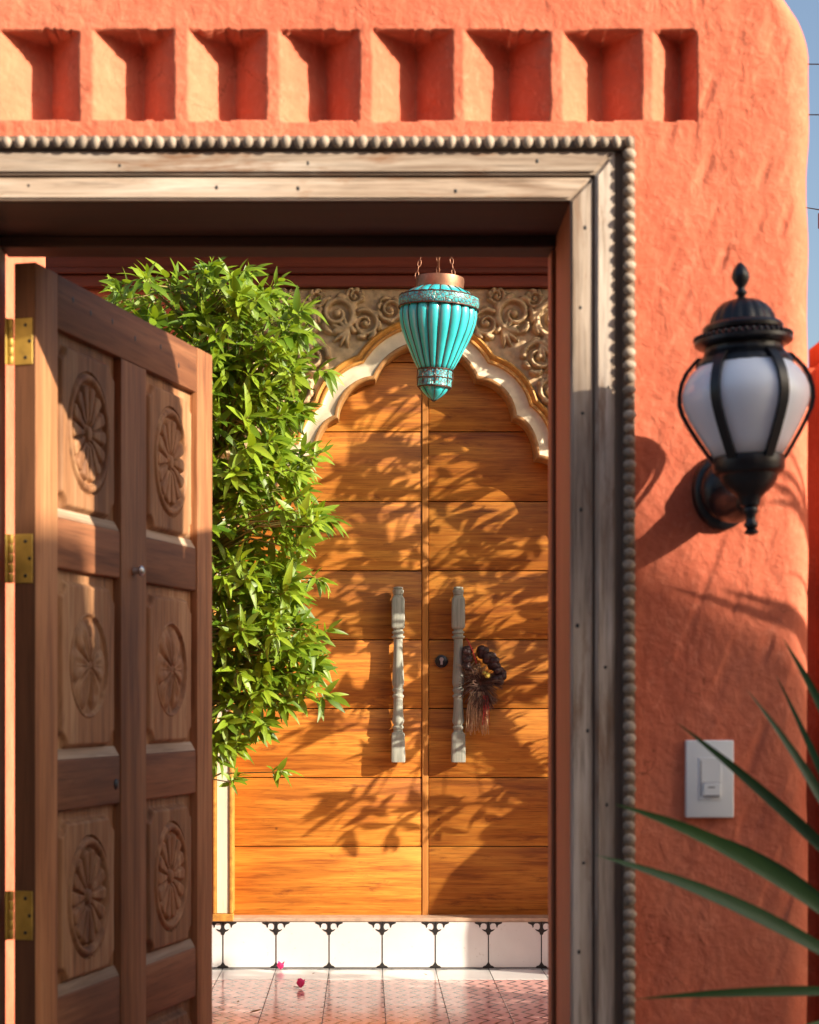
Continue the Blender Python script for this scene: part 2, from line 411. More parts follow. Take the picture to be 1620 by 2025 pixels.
# ------------------------------------------------------------------ gate wall (plaster, notched niches)
X0, XE, TOP, BOT = -330.0, 1610.0, -72.0, 2130.0
def build_gate_wall():
    xs = list(np.arange(-1500, X0, 90)) + list(np.arange(X0, XE-60, 3.0)) + list(XE - 60*(np.cos(np.linspace(0, math.pi/2, 22))))
    ys = list(TOP + 60*(1-np.cos(np.linspace(0, math.pi/2, 20)))) [:-1] + list(np.arange(TOP+60, 40, 5.0)) + list(np.arange(40, 262, 3.0)) + list(np.arange(262, BOT, 5.0)) + list(np.arange(BOT, 3230, 60))
    xs = np.array(xs); ys = np.array(ys)
    X, Y = np.meshgrid(xs, ys)
    # rounded corner in elevation
    rad = 185.0; cy = TOP + rad
    dy = np.clip(cy - ys, 0, rad)
    xend = XE - rad + np.sqrt(np.maximum(rad**2 - dy**2, 0)) + 3*noise2(ys, ys*0, 120, 5)
    wgt = np.clip((X-1300)/(XE-1300), 0, 1)
    Xw = X - wgt*(XE - xend[:, None])
    # niches: V-shaped notches between plaster piers
    wob = lambda s, a: a*.6*noise2(X, Y, 34, s) + a*.4*noise2(X, Y, 10, s+50)
    H = np.zeros_like(X)
    N = [(-187, -26), (-3, 158), (184, 346), (371, 528), (553, 712), (735, 897), (917, 1089), (1112, 1271)]
    top = 60 + wob(3, 3.5); bot = 238 + wob(4, 2.2)
    inside = (Y > top) & (Y < bot)
    for i, (a, b) in enumerate(N):
        l = a + wob(10+i, 2.6); r = b + wob(30+i, 2.6)
        d = np.minimum(X-l, (r-X)*1.26)
        H = np.maximum(H, np.where((d > 0) & inside, np.minimum(d*1.0, 110), 0))
    l = 1291 + wob(20, 2.2); r = 1379 + wob(21, 2.2)
    d = np.minimum((X-l)*1.15, (r-X)*3.0)
    H = np.maximum(H, np.where((d > 0) & inside, np.minimum(d, 72), 0))
    # hand-trowelled unevenness
    H += 3.0*noise2(X, Y, 210, 61) + 1.3*noise2(X, Y*.8, 74, 62) + .8*noise2(X*1.2+Y*.35, Y*.5, 30, 63) + .55*noise2(X, Y, 13, 64)
    # trowel cuts on the right part
    cut = np.maximum(0, noise2(X+.35*Y, Y*.28, 24, 66)-.42)
    H += 7*cut*np.clip((X-1250)/150, 0, 1)
    # rounded arris
    RR = 58.0
    ex = XE - X; ey = Y - TOP
    e = np.minimum(ex, ey); bx = np.clip(RR-ex, 0, RR); by = np.clip(RR-ey, 0, RR)
    rr = np.clip(np.maximum(bx, by), 0, RR)
    H += RR - np.sqrt(np.maximum(RR**2 - rr**2, 0))
    P = np.stack([(Xw-VX)*SW, WALL_Y + H*SW, EYE + (VY-Y)*SW], -1)
    cx = (X[:-1,:-1]+X[1:,1:])/2; cyy = (Y[:-1,:-1]+Y[1:,1:])/2
    keep = ~((cx > -120) & (cx < 1205) & (cyy > 330))
    me = grid_mesh('plaster_face', P, keep, M['terracotta'])
    wall = thing('gate_wall', 'orange plaster wall with a row of notched niches above the wooden gateway', 'wall')
    face = link('plaster_face', me, wall)
    # right end, top and back
    BY = WALL_Y + .25
    b = MB(); n = len(ys); e0 = P[:, -1]; t0 = P[0, :]
    vs = [tuple(p) for p in e0] + [(p[0], BY, p[2]) for p in e0]
    b.add(vs, [(i, i+1, n+i+1, n+i) for i in range(n-1)])
    m = len(xs)
    vs = [tuple(p) for p in t0] + [(p[0], BY, p[2]) for p in t0]
    b.add(vs, [(i, i+m, i+1+m, i+1) for i in range(m-1)])
    w0 = P[:, 0]; vs = [tuple(p) for p in w0] + [(p[0], BY, p[2]) for p in w0]
    b.add(vs, [(i, n+i, n+i+1, i+1) for i in range(n-1)])
    b.build('wall_end', M['terracotta'], wall, 60)
    zt = wz(TOP); zb = -.298; xl, xr = wx(-1500), wx(XE-10); oxl, oxr, oz = wx(-118), wx(1203), wz(332)
    k = MB()
    for (x0, x1, z0, z1) in ((xl, oxl, zb, zt-.05), (oxr, xr, zb, zt-.05), (oxl, oxr, oz, zt-.05)):
        k.add([(x0, BY, z0), (x1, BY, z0), (x1, BY, z1), (x0, BY, z1)], [(0,1,2,3)])
    k.build('wall_back', M['deep_terracotta'], wall, 0)
build_gate_wall()

# lower wall carrying on to the right of the gate wall
def plaster_block(name, label, x0, x1, y0, y1, z0, z1, mat, b=.045, seed=1):
    bm = bmesh.new(); bmesh.ops.create_cube(bm, size=1)
    for v in bm.verts:
        v.co = ((x0+x1)/2+v.co.x*(x1-x0), (y0+y1)/2+v.co.y*(y1-y0), (z0+z1)/2+v.co.z*(z1-z0))
    bmesh.ops.bevel(bm, geom=[e for e in bm.edges if max(v.co.z for v in e.verts) > z1-.001], offset=b, segments=5, affect='EDGES')
    me = bpy.data.meshes.new(name); bm.to_mesh(me); bm.free(); me.materials.append(mat)
    me.polygons.foreach_set('use_smooth', [True]*len(me.polygons)); me.set_sharp_from_angle(angle=R(40))
    o = link(name, me); tag(o, label, 'wall'); return o
plaster_block('low_wall', 'lower orange plaster wall running on past the rounded end of the gate wall', wx(1600), 2.4, 2.70, 2.88, -.298, 1.60, M['deep_terracotta'])

plaster_block('gate_shade_pillar', 'added unseen plaster pillar that shades the far side of the gate leaf', 1.02, 1.62, 2.66, 2.94, -.298, 2.04, M['terracotta'])  # added out of view to throw shade on the gate's far stile

# ------------------------------------------------------------------ gate frame
FRAME = thing('gate_frame', 'weathered grey timber gate surround edged with rows of wooden beads', 'door frame', (0, WALL_Y, 0))
IL, IR, IT = -54.0, 1127.0, 399.0         # opening edges on the wall plane (photo px)
def fx(px): return wx(px)
def mitre(name_mat_h, name_mat_v, o0, o1, y0, y1, name, b=.002, top0=None, top1=None):
    """three mitred boards around the opening between offsets o0 (inner) and o1 (outer), in px"""
    t0 = o0 if top0 is None else top0; t1 = o1 if top1 is None else top1
    zi, zo = wz(IT-t0), wz(IT-t1); li, lo = fx(IL-o0), fx(IL-o1); ri, ro = fx(IR+o0), fx(IR+o1)
    e = .0007
    def board(poly, mat, nm):
        n = len(poly); cx = sum(p[0] for p in poly)/n; cz = sum(p[1] for p in poly)/n
        bm = bmesh.new()
        a = [bm.verts.new((x, y0, z)) for x, z in poly]; c = [bm.verts.new((x, y1, z)) for x, z in poly]
        bm.faces.new(a); bm.faces.new(reversed(c))
        for i in range(n):
            j = (i+1) % n; bm.faces.new((a[i], c[i], c[j], a[j]))
        bmesh.ops.recalc_face_normals(bm, faces=bm.faces[:])
        bmesh.ops.bevel(bm, geom=[ed for ed in bm.edges if all(abs(v.co.y-y0) < 1e-6 for v in ed.verts)], offset=b, segments=2, affect='EDGES')
        me = bpy.data.meshes.new(nm); bm.to_mesh(me); bm.free(); me.materials.append(mat)
        me.polygons.foreach_set('use_smooth', [True]*len(me.polygons)); me.set_sharp_from_angle(angle=R(50))
        link(nm, me, FRAME)
    board([(li+e, zi), (ri-e, zi), (ro-e, zo), (lo+e, zo)], name_mat_h, name)
    zb = -.295
    board([(ri, zb), (ro, zb), (ro, zo-e*1.2), (ri, zi-e*1.2)], name_mat_v, name)
    board([(lo, zb), (li, zb), (li, zi-e*1.2), (lo, zo-e*1.2)], name_mat_v, name)
mitre(M['frame_dark_h'], M['frame_dark_v'], 2, 128, -.006, .006, 'backing_board', .001)
mitre(M['frame_h'], M['frame_v'], 0, 43, -.0135, -.0065, 'inner_board', .003)
mitre(M['frame_h'], M['frame_v'], 48, 86, -.0185, -.0065, 'outer_board', .004, 48, 94)
mitre(M['frame_dark_h'], M['frame_dark_v'], 103, 124, -.018, -.0065, 'bead_strip', .002, 97, 119)
# jamb lining
JB = .25
MB().box(fx(IR)+.001, fx(1203), -.0055+.012, JB-.001, -.295, wz(IT)+.02).build('jamb_lining', M['jamb'], FRAME, 30)
MB().box(fx(-118), fx(IL)-.001, .0065, JB-.001, -.295, wz(IT)+.02).build('jamb_lining', M['frame_v'], FRAME, 30)
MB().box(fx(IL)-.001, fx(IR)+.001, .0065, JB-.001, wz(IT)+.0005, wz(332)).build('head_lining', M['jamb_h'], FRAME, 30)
MB().box(fx(IL)-.0005, fx(IR)+.0005, .195, JB+.012, wz(IT)-.017, wz(IT)+.0002, .002).build('door_stop', M['jamb_h'], FRAME, 30)
MB().box(fx(IR)-.006, fx(IR)+.0008, .205, JB+.004, -.012, wz(IT)-.018, .002).build('door_stop', M['jamb'], FRAME, 30)
# beads
bead_me = MB().ball((0,0,0), .0070, .0080, .0072, 16, 10).mesh('bead', M['bead'], 180)
def bead(px, py, sx=1, sz=1, rot=0):
    o = link('bead', bead_me, FRAME, (fx(px), -.0245+RNG.uniform(-.0010, .0010), wz(py)))
    o.scale = (sx*RNG.uniform(.88, 1.08), RNG.uniform(.88, 1.08), sz*RNG.uniform(.88, 1.1)); o.rotation_euler = (RNG.uniform(-.3,.3), RNG.uniform(-.3,.3), 0)
x = 1240.0
while x > -160: bead(x+RNG.uniform(-1,1), 291+RNG.uniform(-.8,.8), 1.05, 1.28); x -= 24.9
y = 314.0
while y < 2400:
    bead(1240+RNG.uniform(-.8,.8), y+RNG.uniform(-1,1), 1.34, 1.04)
    bead(IL-113, y, 1.25, .98)
    y += 24.4

for (px, py) in ((1140, 1238), (1152, 1705), (1147, 1010), (1160, 1445), (1143, 1880), (1194, 1320), (1200, 770), (1146, 612), (1155, 455), (610, 330), (590, 378), (240, 335), (900, 383), (1060, 326), (60, 372), (430, 376), (1197, 1590), (1150, 820)):
    yy = -.0186 if (px > 1175 or (py < 347)) else -.0136
    MB().ball((fx(px), yy, wz(py)), RNG.uniform(.0018, .0028), .0006, RNG.uniform(.0018, .0036), 8, 6).build('nail', M['matte_black'], FRAME, 60)
MB().box(fx(1210), fx(1214), -.0066, -.0060, wz(1010), wz(925)).build('split', M['matte_black'], FRAME, 0)

# ------------------------------------------------------------------ carved gate leaf (open inwards)
P0 = Vector((-.509, 2.822, 0)); U = Vector((.211, .761, 0)).normalized(); L = .79
GATE = thing('carved_gate', 'brown carved wooden gate leaf standing open with flower medallion panels', 'door', P0)
GATE.rotation_euler = (0, 0, math.atan2(U.y, U.x))
TH = .036
zz = lambda h: EYE + h
rows = [(.297, .597), (-.091, .215), (-.470, -.174), (-.870, -.565)]
Sx = [(.0, .082), (.337, .452), (.706, .79)]     # stiles and mullion
Px = [(.082, .337), (.452, .706)]                # panels
zt, zb = zz(.684), .012
for (a, b), nm in zip((Sx[0], Sx[2]), ('stile', 'stile')):
    MB().box(a+.0004, b-.0004, 0, TH, zb, zt, .0025, 2).build(nm, M['door_v'], GATE, 40)
MB().box(Sx[1][0]+.0004, Sx[1][1]-.0004, .0005, TH-.001, zz(-1.0), zz(.597)-.0004, .0025, 2).build('mullion', M['door_v'], GATE, 40)
MB().box(.0825, .7055, .0010, TH-.001, zz(.597), zt-.0004, .0025, 2).build('rail', M['door_h'], GATE, 40)
rails = [(.215, .297), (-.174, -.091), (-.565, -.470), (-1.035, -.870)]
for i, (a, b) in enumerate(rails):
    for (x0, x1) in Px:
        o = MB().box(x0+.0006, x1-.0006, .0022, TH-.0015, zz(a), zz(b), .004, 3).build('rail', M['door_h'], GATE, 40)
def medal(kind, rx, rz):
    nr, na = 46, 168
    r = np.linspace(0, 1, nr)[:, None]; t = np.linspace(0, 2*math.pi, na+1)[None, :]
    rr = np.repeat(r, na+1, 1); tt = np.repeat(t, nr, 0)
    if kind == 'wheel':
        n = 14; ph = (tt*n/(2*math.pi)) % 1 - .5
        endr = .80 - .10*(2*np.abs(ph))**2
        petal = np.clip((.46-np.abs(ph))/.16, 0, 1)**.6*np.clip((endr-rr)/.05, 0, 1)*np.clip((rr-.10)/.12, 0, 1)
        h = -.0070 + .0105*petal*(.6+.4*rr)
        h = np.where(rr > .80, -.0045 + .0085*np.clip(1-((rr-.885)/.07)**2, 0, 1)**.5, h)
        h = np.where(rr < .12, .002*(1-(rr/.12)**2) + .001, h)
    else:
        n = 6; ph = (tt*n/(2*math.pi)) % 1 - .5
        outer = .90*(1-.30*(2*np.abs(ph))**3.0)
        q = rr/outer; ins = np.clip(1-q**6, 0, 1)
        petal = ins*np.clip((.485-np.abs(ph))/.13, 0, 1)**.55
        dip = .0040*np.clip(1-(np.abs(ph)/.22)**2, 0, 1)*np.clip((.86-q)/.15, 0, 1)*np.clip((q-.2)/.2, 0, 1)
        vein = .0022*np.clip(1-np.abs(np.abs(ph)-.0)/.035, 0, 1)*np.clip((.78-q)/.1, 0, 1)
        h = -.0042 + (.0078-dip*.7+vein)*petal
        h = np.where(rr < .11, .003*(1-(rr/.11)**2), h)
        h = np.where(rr > .93, -.0042 + .0062*np.clip((rr-.93)/.02, 0, 1), h)
    h += .0006*noise2(rr*np.cos(tt)*40+50, rr*np.sin(tt)*40+50, 4, 9)
    h = np.where(rr > .985, -.0005, h)
    P = np.stack([rx*rr*np.sin(tt), -h, rz*rr*np.cos(tt)], -1)
    P = P[::-1]
    return grid_mesh('medallion', P, np.ones((nr-1, na), bool), M['panel'], 180)
kinds = ['wheel', 'flower', 'wheel', 'flower']
meds = {'wheel': medal('wheel', .087, .104), 'flower': medal('flower', .078, .088)}
def panel(x0, x1, z0, z1, kind):
    w, h = x1-x0, z1-z0
    xs = np.arange(0, w+.0015, .0022); zs = np.arange(0, h+.0015, .0022)
    X, Z = np.meshgrid(xs, zs); m = .020; c = .026
    dx = np.minimum(X, w-X) - m; dz = np.minimum(Z, h-Z) - m
    ins = np.minimum(dx, dz)
    corner = np.hypot(np.maximum(np.minimum(X, w-X)-m+.004, 0), np.maximum(np.minimum(Z, h-Z)-m+.004, 0)) - c
    near = (np.minimum(X, w-X) < m+c) & (np.minimum(Z, h-Z) < m+c)
    ins = np.where(near, np.minimum(ins, corner), ins)
    H = .015 - .0115*np.clip(ins/.0045+.5, 0, 1)
    H = blur(H, 1) + .0004*noise2(X*1000+x0*999, Z*400, 12, 3)
    d = np.hypot((X-w/2)/meds[kind].__dict__.get('rx', 1) if False else (X-w/2)/(.0865 if kind == 'wheel' else .0775), (Z-h/2)/(.1035 if kind == 'wheel' else .0875))
    H = np.where(d < .985, .0105, H)
    P = np.stack([X, H, Z], -1)
    me = grid_mesh('panel', P, np.ones((len(zs)-1, len(xs)-1), bool), M['panel'], 60)
    p = link('panel', me, GATE, (x0, 0, z0))
    md = link('medallion', meds[kind], p, (w/2, .0038, h/2))
    if RNG.random() < .5: md.scale = (-1, 1, 1)
    MB().box(x0, x1, .018, TH-.006, z0, z1).build('panel_back', M['panel'], GATE, 0)
    b = MB(); e = .0012
    b.add([(x0+e, .004, z0), (x1-e, .004, z0), (x1-e, .0135, z0+.0165), (x0+e, .0135, z0+.0165), (x0+e, .019, z0), (x1-e, .019, z0)], [(0,1,2,3), (1,5,2), (0,3,4), (3,2,5,4), (0,4,5,1)])
    b.build('sill_ledge', M['ledge'], GATE, 20)
for i, (a, b) in enumerate(rows):
    for j, (x0, x1) in enumerate(Px):
        panel(x0, x1, zz(a), zz(b), kinds[i])
MB().box(-.0012, -.0001, .0006, TH-.0006, zb+.001, zt-.001).build('edge_shade_skin', M['edge'], GATE, 0)  # thin skin added to carry the painted shade of the hinge edge
# hinges on the hinge edge, knuckles towards the jamb
for (h0, h1) in ((.525, .597), (.186, .262), (-.368, -.292)):
    hg = MB().box(-.0030, -.0010, .0040, TH-.001, zz(h0), zz(h1), .0006).build('hinge', M['brass'], GATE, 30)
    n = 5; hh = (h1-h0)/n
    for k in range(n):
        kb = MB(); kb.lathe([(.0040, zz(h0)+k*hh+.0004), (.0046, zz(h0)+k*hh+.0012), (.0046, zz(h0)+(k+1)*hh-.0012), (.0040, zz(h0)+(k+1)*hh-.0004)], 14, (-.0035, TH+.0042))
        kb.build('knuckle', M['brass'], hg, 40)
    MB().box(-.014, -.0035, TH+.0075, TH+.0092, zz(h0), zz(h1), .0005).build('jamb_plate', M['brass'], hg, 30)
    for k in range(3):
        s = MB(); zc = zz(h0)+(h1-h0)*(.15+.35*k); yy = .016 if k % 2 == 0 else .009
        s.ball((-.0030, yy, zc), .0009, .0030, .0030, 10, 6); s.build('screw', M['matte_black'], hg, 60)
# knob and keyhole on the rail between first and second rows
kn = MB(); zc = zz(.232)
kn.tube([(.393, .001, zc), (.393, -.010, zc)], [.0065, .005], 14); kn.ball((.393, -.013, zc), .0095, .006, .0095, 16, 10)
kn.build('knob', M['steel'], GATE, 40)
kk = MB(); kk.ball((.318, .0022, zz(-.140)), .0095, .0035, .0095, 16, 8); kk.build('keyhole', M['matte_black'], GATE, 60)
# nail holes in the top rail
for x_, h_ in ((.14, .655), (.21, .648), (.30, .652), (.40, .642), (.52, .650), (.61, .632)):
    MB().ball((x_, .0012, zz(h_)), .0042, .0008, .0055, 8, 6).build('nail', M['matte_black'], GATE, 60)

# ------------------------------------------------------------------ wall lantern
LY = WALL_Y - .150; SL = LY/F
lz = lambda py: EYE + (VY-py)*SL
LAMP = thing('wall_lantern', 'black iron wall lantern with white opal globe beside the gate', 'lamp', (wx(1475, LY), WALL_Y, lz(790)))
zc0 = lz(790)
def lp(lst, k=1.0): return [(r*SL*k, lz(y)-zc0) for y, r in lst]
TILT = Matrix.Rotation(R(-2.4), 4, 'Y')
def lampify(o):
    o.location = (0, -.150, 0); o.rotation_euler = (0, R(-2.4), 0); return o
fl = lambda n, a: (lambda t, i: 1 + a*math.cos(n*t))
lampify(MB().lathe(lp([(518,1),(522,6),(530,12),(540,16),(550,17),(560,13),(567,8),(572,7),(577,11),(581,11),(585,7),(594,8)]), 24, mod=fl(8,.06)).build('finial', M['black'], LAMP, 60))
lampify(MB().lathe(lp([(590,7),(593,22),(598,36),(606,46),(616,54),(628,60),(640,63),(641,68)]), 96, mod=lambda t,i: 1+.05*abs(math.cos(8*t)) if i > 1 else 1).build('cap', M['black'], LAMP, 50))
lampify(MB().lathe(lp([(639,66),(642,75),(648,79),(655,78),(659,71),(661,80),(666,90),(672,96),(679,96),(684,90),(688,78)]), 64).build('rim', M['black'], LAMP, 40))
bb = MB()
for k in range(44):
    t = 2*math.pi*k/44; bb.ball((.0672*math.cos(t)*.96, .0672*math.sin(t)*.96, lz(667)-zc0), .0034, nu=8, nv=6)
lampify(bb.build('beading', M['black'], LAMP, 180))['kind'] = 'stuff'
lampify(MB().lathe(lp([(686,76),(692,74),(700,77),(708,84),(716,91),(722,93),(727,88),(728,82)]), 64, mod=lambda t,i: 1+.035*abs(math.sin(12*t))).build('collar', M['black'], LAMP, 50))
lampify(MB().lathe(lp([(716,82),(724,93),(738,107),(756,118),(774,123.5),(788,124),(804,121),(826,112),(850,99),(876,84),(906,65)]), 64).build('globe', M['opal'], LAMP, 180))
rib = [(704,88),(716,100),(732,114),(752,124),(775,129.5),(795,130),(815,125),(840,113),(868,97),(895,80),(912,69)]
for k in range(6):
    t = R(-90+22+60*k); c, s_ = math.cos(t), math.sin(t)
    b = MB(); vs = []; n = len(rib)
    for (y, r) in rib:
        for (dr, dw) in ((-5, -9), (4, -9), (4, 9), (-5, 9)):
            rr = (r+dr)*SL; w = dw*SL
            vs.append((rr*c - w*s_, rr*s_ + w*c, lz(y)-zc0))
    fs = [(i*4+j, i*4+(j+1)%4, (i+1)*4+(j+1)%4, (i+1)*4+j) for i in range(n-1) for j in range(4)] + [(0,1,2,3), ((n-1)*4+3,(n-1)*4+2,(n-1)*4+1,(n-1)*4)]
    b.add(vs, fs); lampify(b.build('cage_rib', M['black'], LAMP, 40))
lampify(MB().lathe(lp([(902,66),(905,70),(912,71),(930,70),(936,66),(940,58),(952,54),(966,44),(978,30),(986,22),(1000,19),(1004,13)]), 48).build('base_cup', M['black'], LAMP, 40))
lampify(MB().lathe(lp([(1000,11),(1006,15),(1014,15),(1019,10),(1030,10),(1036,14),(1042,13),(1046,9),(1051,14),(1056,13),(1059,3)]), 24).build('drop_finial', M['black'], LAMP, 50))
pz = wz(972)-zc0; pxo = wx(1428) - wx(1475, LY)
pl = MB(); prof = [(1.0,-.0005),(1.0,-.008),(.9,-.014),(.78,-.016),(.72,-.024),(.5,-.034),(.25,-.038),(.02,-.039)]
n = 48; vs = []; fs = []
for i, (k, yy) in enumerate(prof):
    for j in range(n):
        t = 2*math.pi*j/n; vs.append((pxo + k*60*SW*math.cos(t), yy, pz + k*76*SW*math.sin(t)))
for i in range(len(prof)-1):
    for j in range(n): fs.append((i*n+j, i*n+(j+1)%n, (i+1)*n+(j+1)%n, (i+1)*n+j))
fs.append(tuple(range((len(prof)-1)*n, len(prof)*n))); pl.add(vs, fs)
pl.build('wall_plate', M['black'], LAMP, 40)
ax = .0066
MB().tube([(pxo, -.02, pz-.012), (pxo*.8, -.05, pz-.03), (pxo*.5+ax*.5, -.09, pz-.036), (ax, -.125, lz(992)-zc0), (ax, -.150, lz(976)-zc0)], [.026, .021, .019, .017, .016], 16).build('bracket_arm', M['black'], LAMP, 180)

# ------------------------------------------------------------------ dimmer switch plate
SWI = thing('light_switch', 'white rectangular dimmer switch plate on the orange wall', 'light switch', (wx(1402), WALL_Y, wz(1540)))
hw, hh = 47.5*SW, 76.5*SW
MB().box(-hw, hw, -.0085, .004, -hh, hh, .0022, 3).build('plate', M['white_plastic'], SWI, 40)
MB().box(-.0165, .0165, -.0098, -.0080, -.031, .031, .0008).build('inset', M['white_plastic'], SWI, 40)
MB().box(-.0140, -.0128, -.0102, -.0094, -.026, .027).build('slider_slot', M['grey_print'], SWI, 0)
MB().box(-.0100, .0150, -.0125, -.0094, -.0250, -.0060, .0008).build('rocker', M['white_plastic'], SWI, 40)
MB().box(-.0105, .0150, -.0106, -.0092, -.0058, -.0050).build('rocker_gap', M['grey_print'], SWI, 0)
MB().box(-.0100, .0130, -.0130, -.0120, -.0255, -.0232).build('rocker_lip', M['grey_print'], SWI, 0)
MB().box(-.0035, .0065, -.0129, -.0120, -.0130, -.0110).build('marking', M['grey_print'], SWI, 0)

# ------------------------------------------------------------------ house wall, door, arch
DY = BACK_Y + .10                       # plane of the planks
bx = lambda px, d=BACK_Y: (px-VX)*d/F
bz = lambda py, d=BACK_Y: EYE+(VY-py)*d/F
ACX = 842.0
HOUSE = thing('house_wall', 'shaded red plaster house wall around the arched plank doors', 'wall', (0, BACK_Y, 0))
wl = MB()
wl.box(-1.40, bx(ACX-420), .03, .30, -.01, 3.55); wl.box(bx(ACX+420), 1.60, .03, .30, -.01, 3.55); wl.box(bx(ACX-420), bx(ACX+420), .03, .30, bz(600), 3.55)
wl.build('plaster', M['deep_terracotta'], HOUSE, 0)
# cornice boards above the arch
for (y0, y1, dp) in ((569, 546, .02), (545, 533, .045), (532, 470, .03), (469, 420, .055)):
    MB().box(-1.3, 1.60, -dp, .029, bz(y0), bz(y1), .004, 2).build('cornice_board', M['cornice'], HOUSE, 30)
# porch roof, seen only by its shadow
PR = thing('porch_roof', 'flat timber porch roof over the plank doors', 'roof', (0, BACK_Y, 0))
XR = 1.50
MB().box(-1.4, XR, -.62, .02, 2.99, 3.05).build('roof_deck', M['cornice'], PR, 0)
MB().box(-1.4, XR, -.66, -.621, 2.97, 3.14).build('fascia_board', M['cornice'], PR, 0)
for k in range(7):
    MB().box(-1.2+.5*k, -1.13+.5*k, -.615, .018, 2.93, 2.989).build('rafter', M['cornice'], PR, 0)

ARCH = thing('arch_surround', 'carved cream and gold scalloped arch surround framing the plank doors', 'door surround', (0, BACK_Y, 0))
EL = [(0, 788, 105, 105)]
for s_ in (-1, 1):
    EL += [(s_*98, 829, 74, 77), (s_*172, 908, 45, 79), (s_*217, 990, 75, 82), (s_*292, 1092, 88, 102)]
OY = 1092.0
def rad_at(th, w):
    """distance from (0, OY) to the scalloped outline grown by w, direction th (0 = right, pi/2 = up)"""
    dx, dy = math.cos(th), -math.sin(th); best = 0
    for (cx, cy, rx, ry) in EL:
        a, b = rx+w, ry+w; ox, oy = -cx, OY-cy
        A = (dx/a)**2+(dy/b)**2; B = 2*(ox*dx/a**2+oy*dy/b**2); C = (ox/a)**2+(oy/b)**2-1
        D = B*B-4*A*C
        if D > 0:
            t = (-B+math.sqrt(D))/(2*A)
            if t > best: best = t
    return best
def arch_pt(th, w):
    r = rad_at(th, w); return ACX + r*math.cos(th), OY - r*math.sin(th)
NTH = 520
TH_ = [math.pi*i/NTH for i in range(NTH+1)]
def arch_band(name, prof, mat):
    """prof: list of (offset w, y) across the band"""
    rowsP = []
    for (w, yy) in prof:
        pts = [arch_pt(t, w) for t in TH_]
        pts = [(ACX+380+w, 1830)] + pts + [(ACX-380-w, 1830)] if False else pts
        rowsP.append([(bx(x), yy, bz(y)) for x, y in pts])
    P = np.array(rowsP)
    return link(name, grid_mesh(name, P, np.ones((P.shape[0]-1, P.shape[1]-1), bool), mat, 40), ARCH)
arch_band('arch_edge', [(0, .095), (0, -.004), (2, -.010), (5, -.012), (8, -.010), (9, -.004)], M['gold_dark'])
arch_band('arch_band', [(7.5, .002), (9, -.004), (14, -.001), (20, .004), (28, .006), (34, .002), (36, -.002)], M['cream'])
arch_band('arch_moulding', [(35, .006), (36, -.008), (38, -.013), (41, -.012), (43, -.004), (44.5, -.003), (47, -.010), (51, -.014), (54, -.010), (55.5, .0), (56, .012)], M['gold'])
# carved spandrel: scrollwork relief
def strokes():
    out = []
    def spiral(cx, cy, r, turns, dirn, a0, w):
        n = 46; pts = []
        for i in range(n):
            q = i/(n-1); rr = r*(1-q)**.8+2; a = a0+dirn*turns*2*math.pi*q
            pts.append((cx+rr*math.cos(a), cy+rr*math.sin(a), w*(1-.5*q)))
        out.append(pts)
    def leaf(x, y, ang, ln, w, bend):
        n = 14; pts = []; a = ang
        for i in range(n):
            q = i/(n-1); pts.append((x, y, w*math.sin(math.pi*min(1, q*.9+.1))**.7+.6)); a += bend/n
            x += math.cos(a)*ln/n; y += math.sin(a)*ln/n
        out.append(pts)
    rn = random.Random(4)
    sp = [(175,620,34,1), (255,635,38,-1), (120,640,26,-1), (330,625,36,1), (300,720,36,-1), (225,705,30,1), (375,700,34,-1), (355,790,34,1), (290,800,30,-1), (390,880,34,1), (330,880,26,-1), (385,980,30,-1), (70,612,22,1), (20,600,18,-1), (250,770,24,1), (300,850,18,1), (350,945,20,-1), (140,585,14,1), (215,590,15,-1), (290,582,14,1), (400,600,18,-1), (405,770,18,1), (405,1050,24,1)]
    for (x, y, r, d) in sp:
        a0 = rn.uniform(0, 6.28)
        spiral(x, y, r, 1.6, d, a0, r*.17+1.2)
        out.append([(x, y, r*.22+1)])
        for k in range(7):
            a = a0 + k*.9; leaf(x+r*math.cos(a)*.95, y+r*math.sin(a)*.95, a+d*1.0, r*rn.uniform(.6, 1.05), r*.15+1, d*1.5)
    # long acanthus fans
    for (x, y, a) in ((225,680,.4), (310,760,.9), (360,830,1.3), (150,655,.1), (270,600,-.4)):
        for k in range(7): leaf(x, y, a+(k-3)*.32, 46-4*abs(k-3), 4.2, (k-3)*.25)
    return out
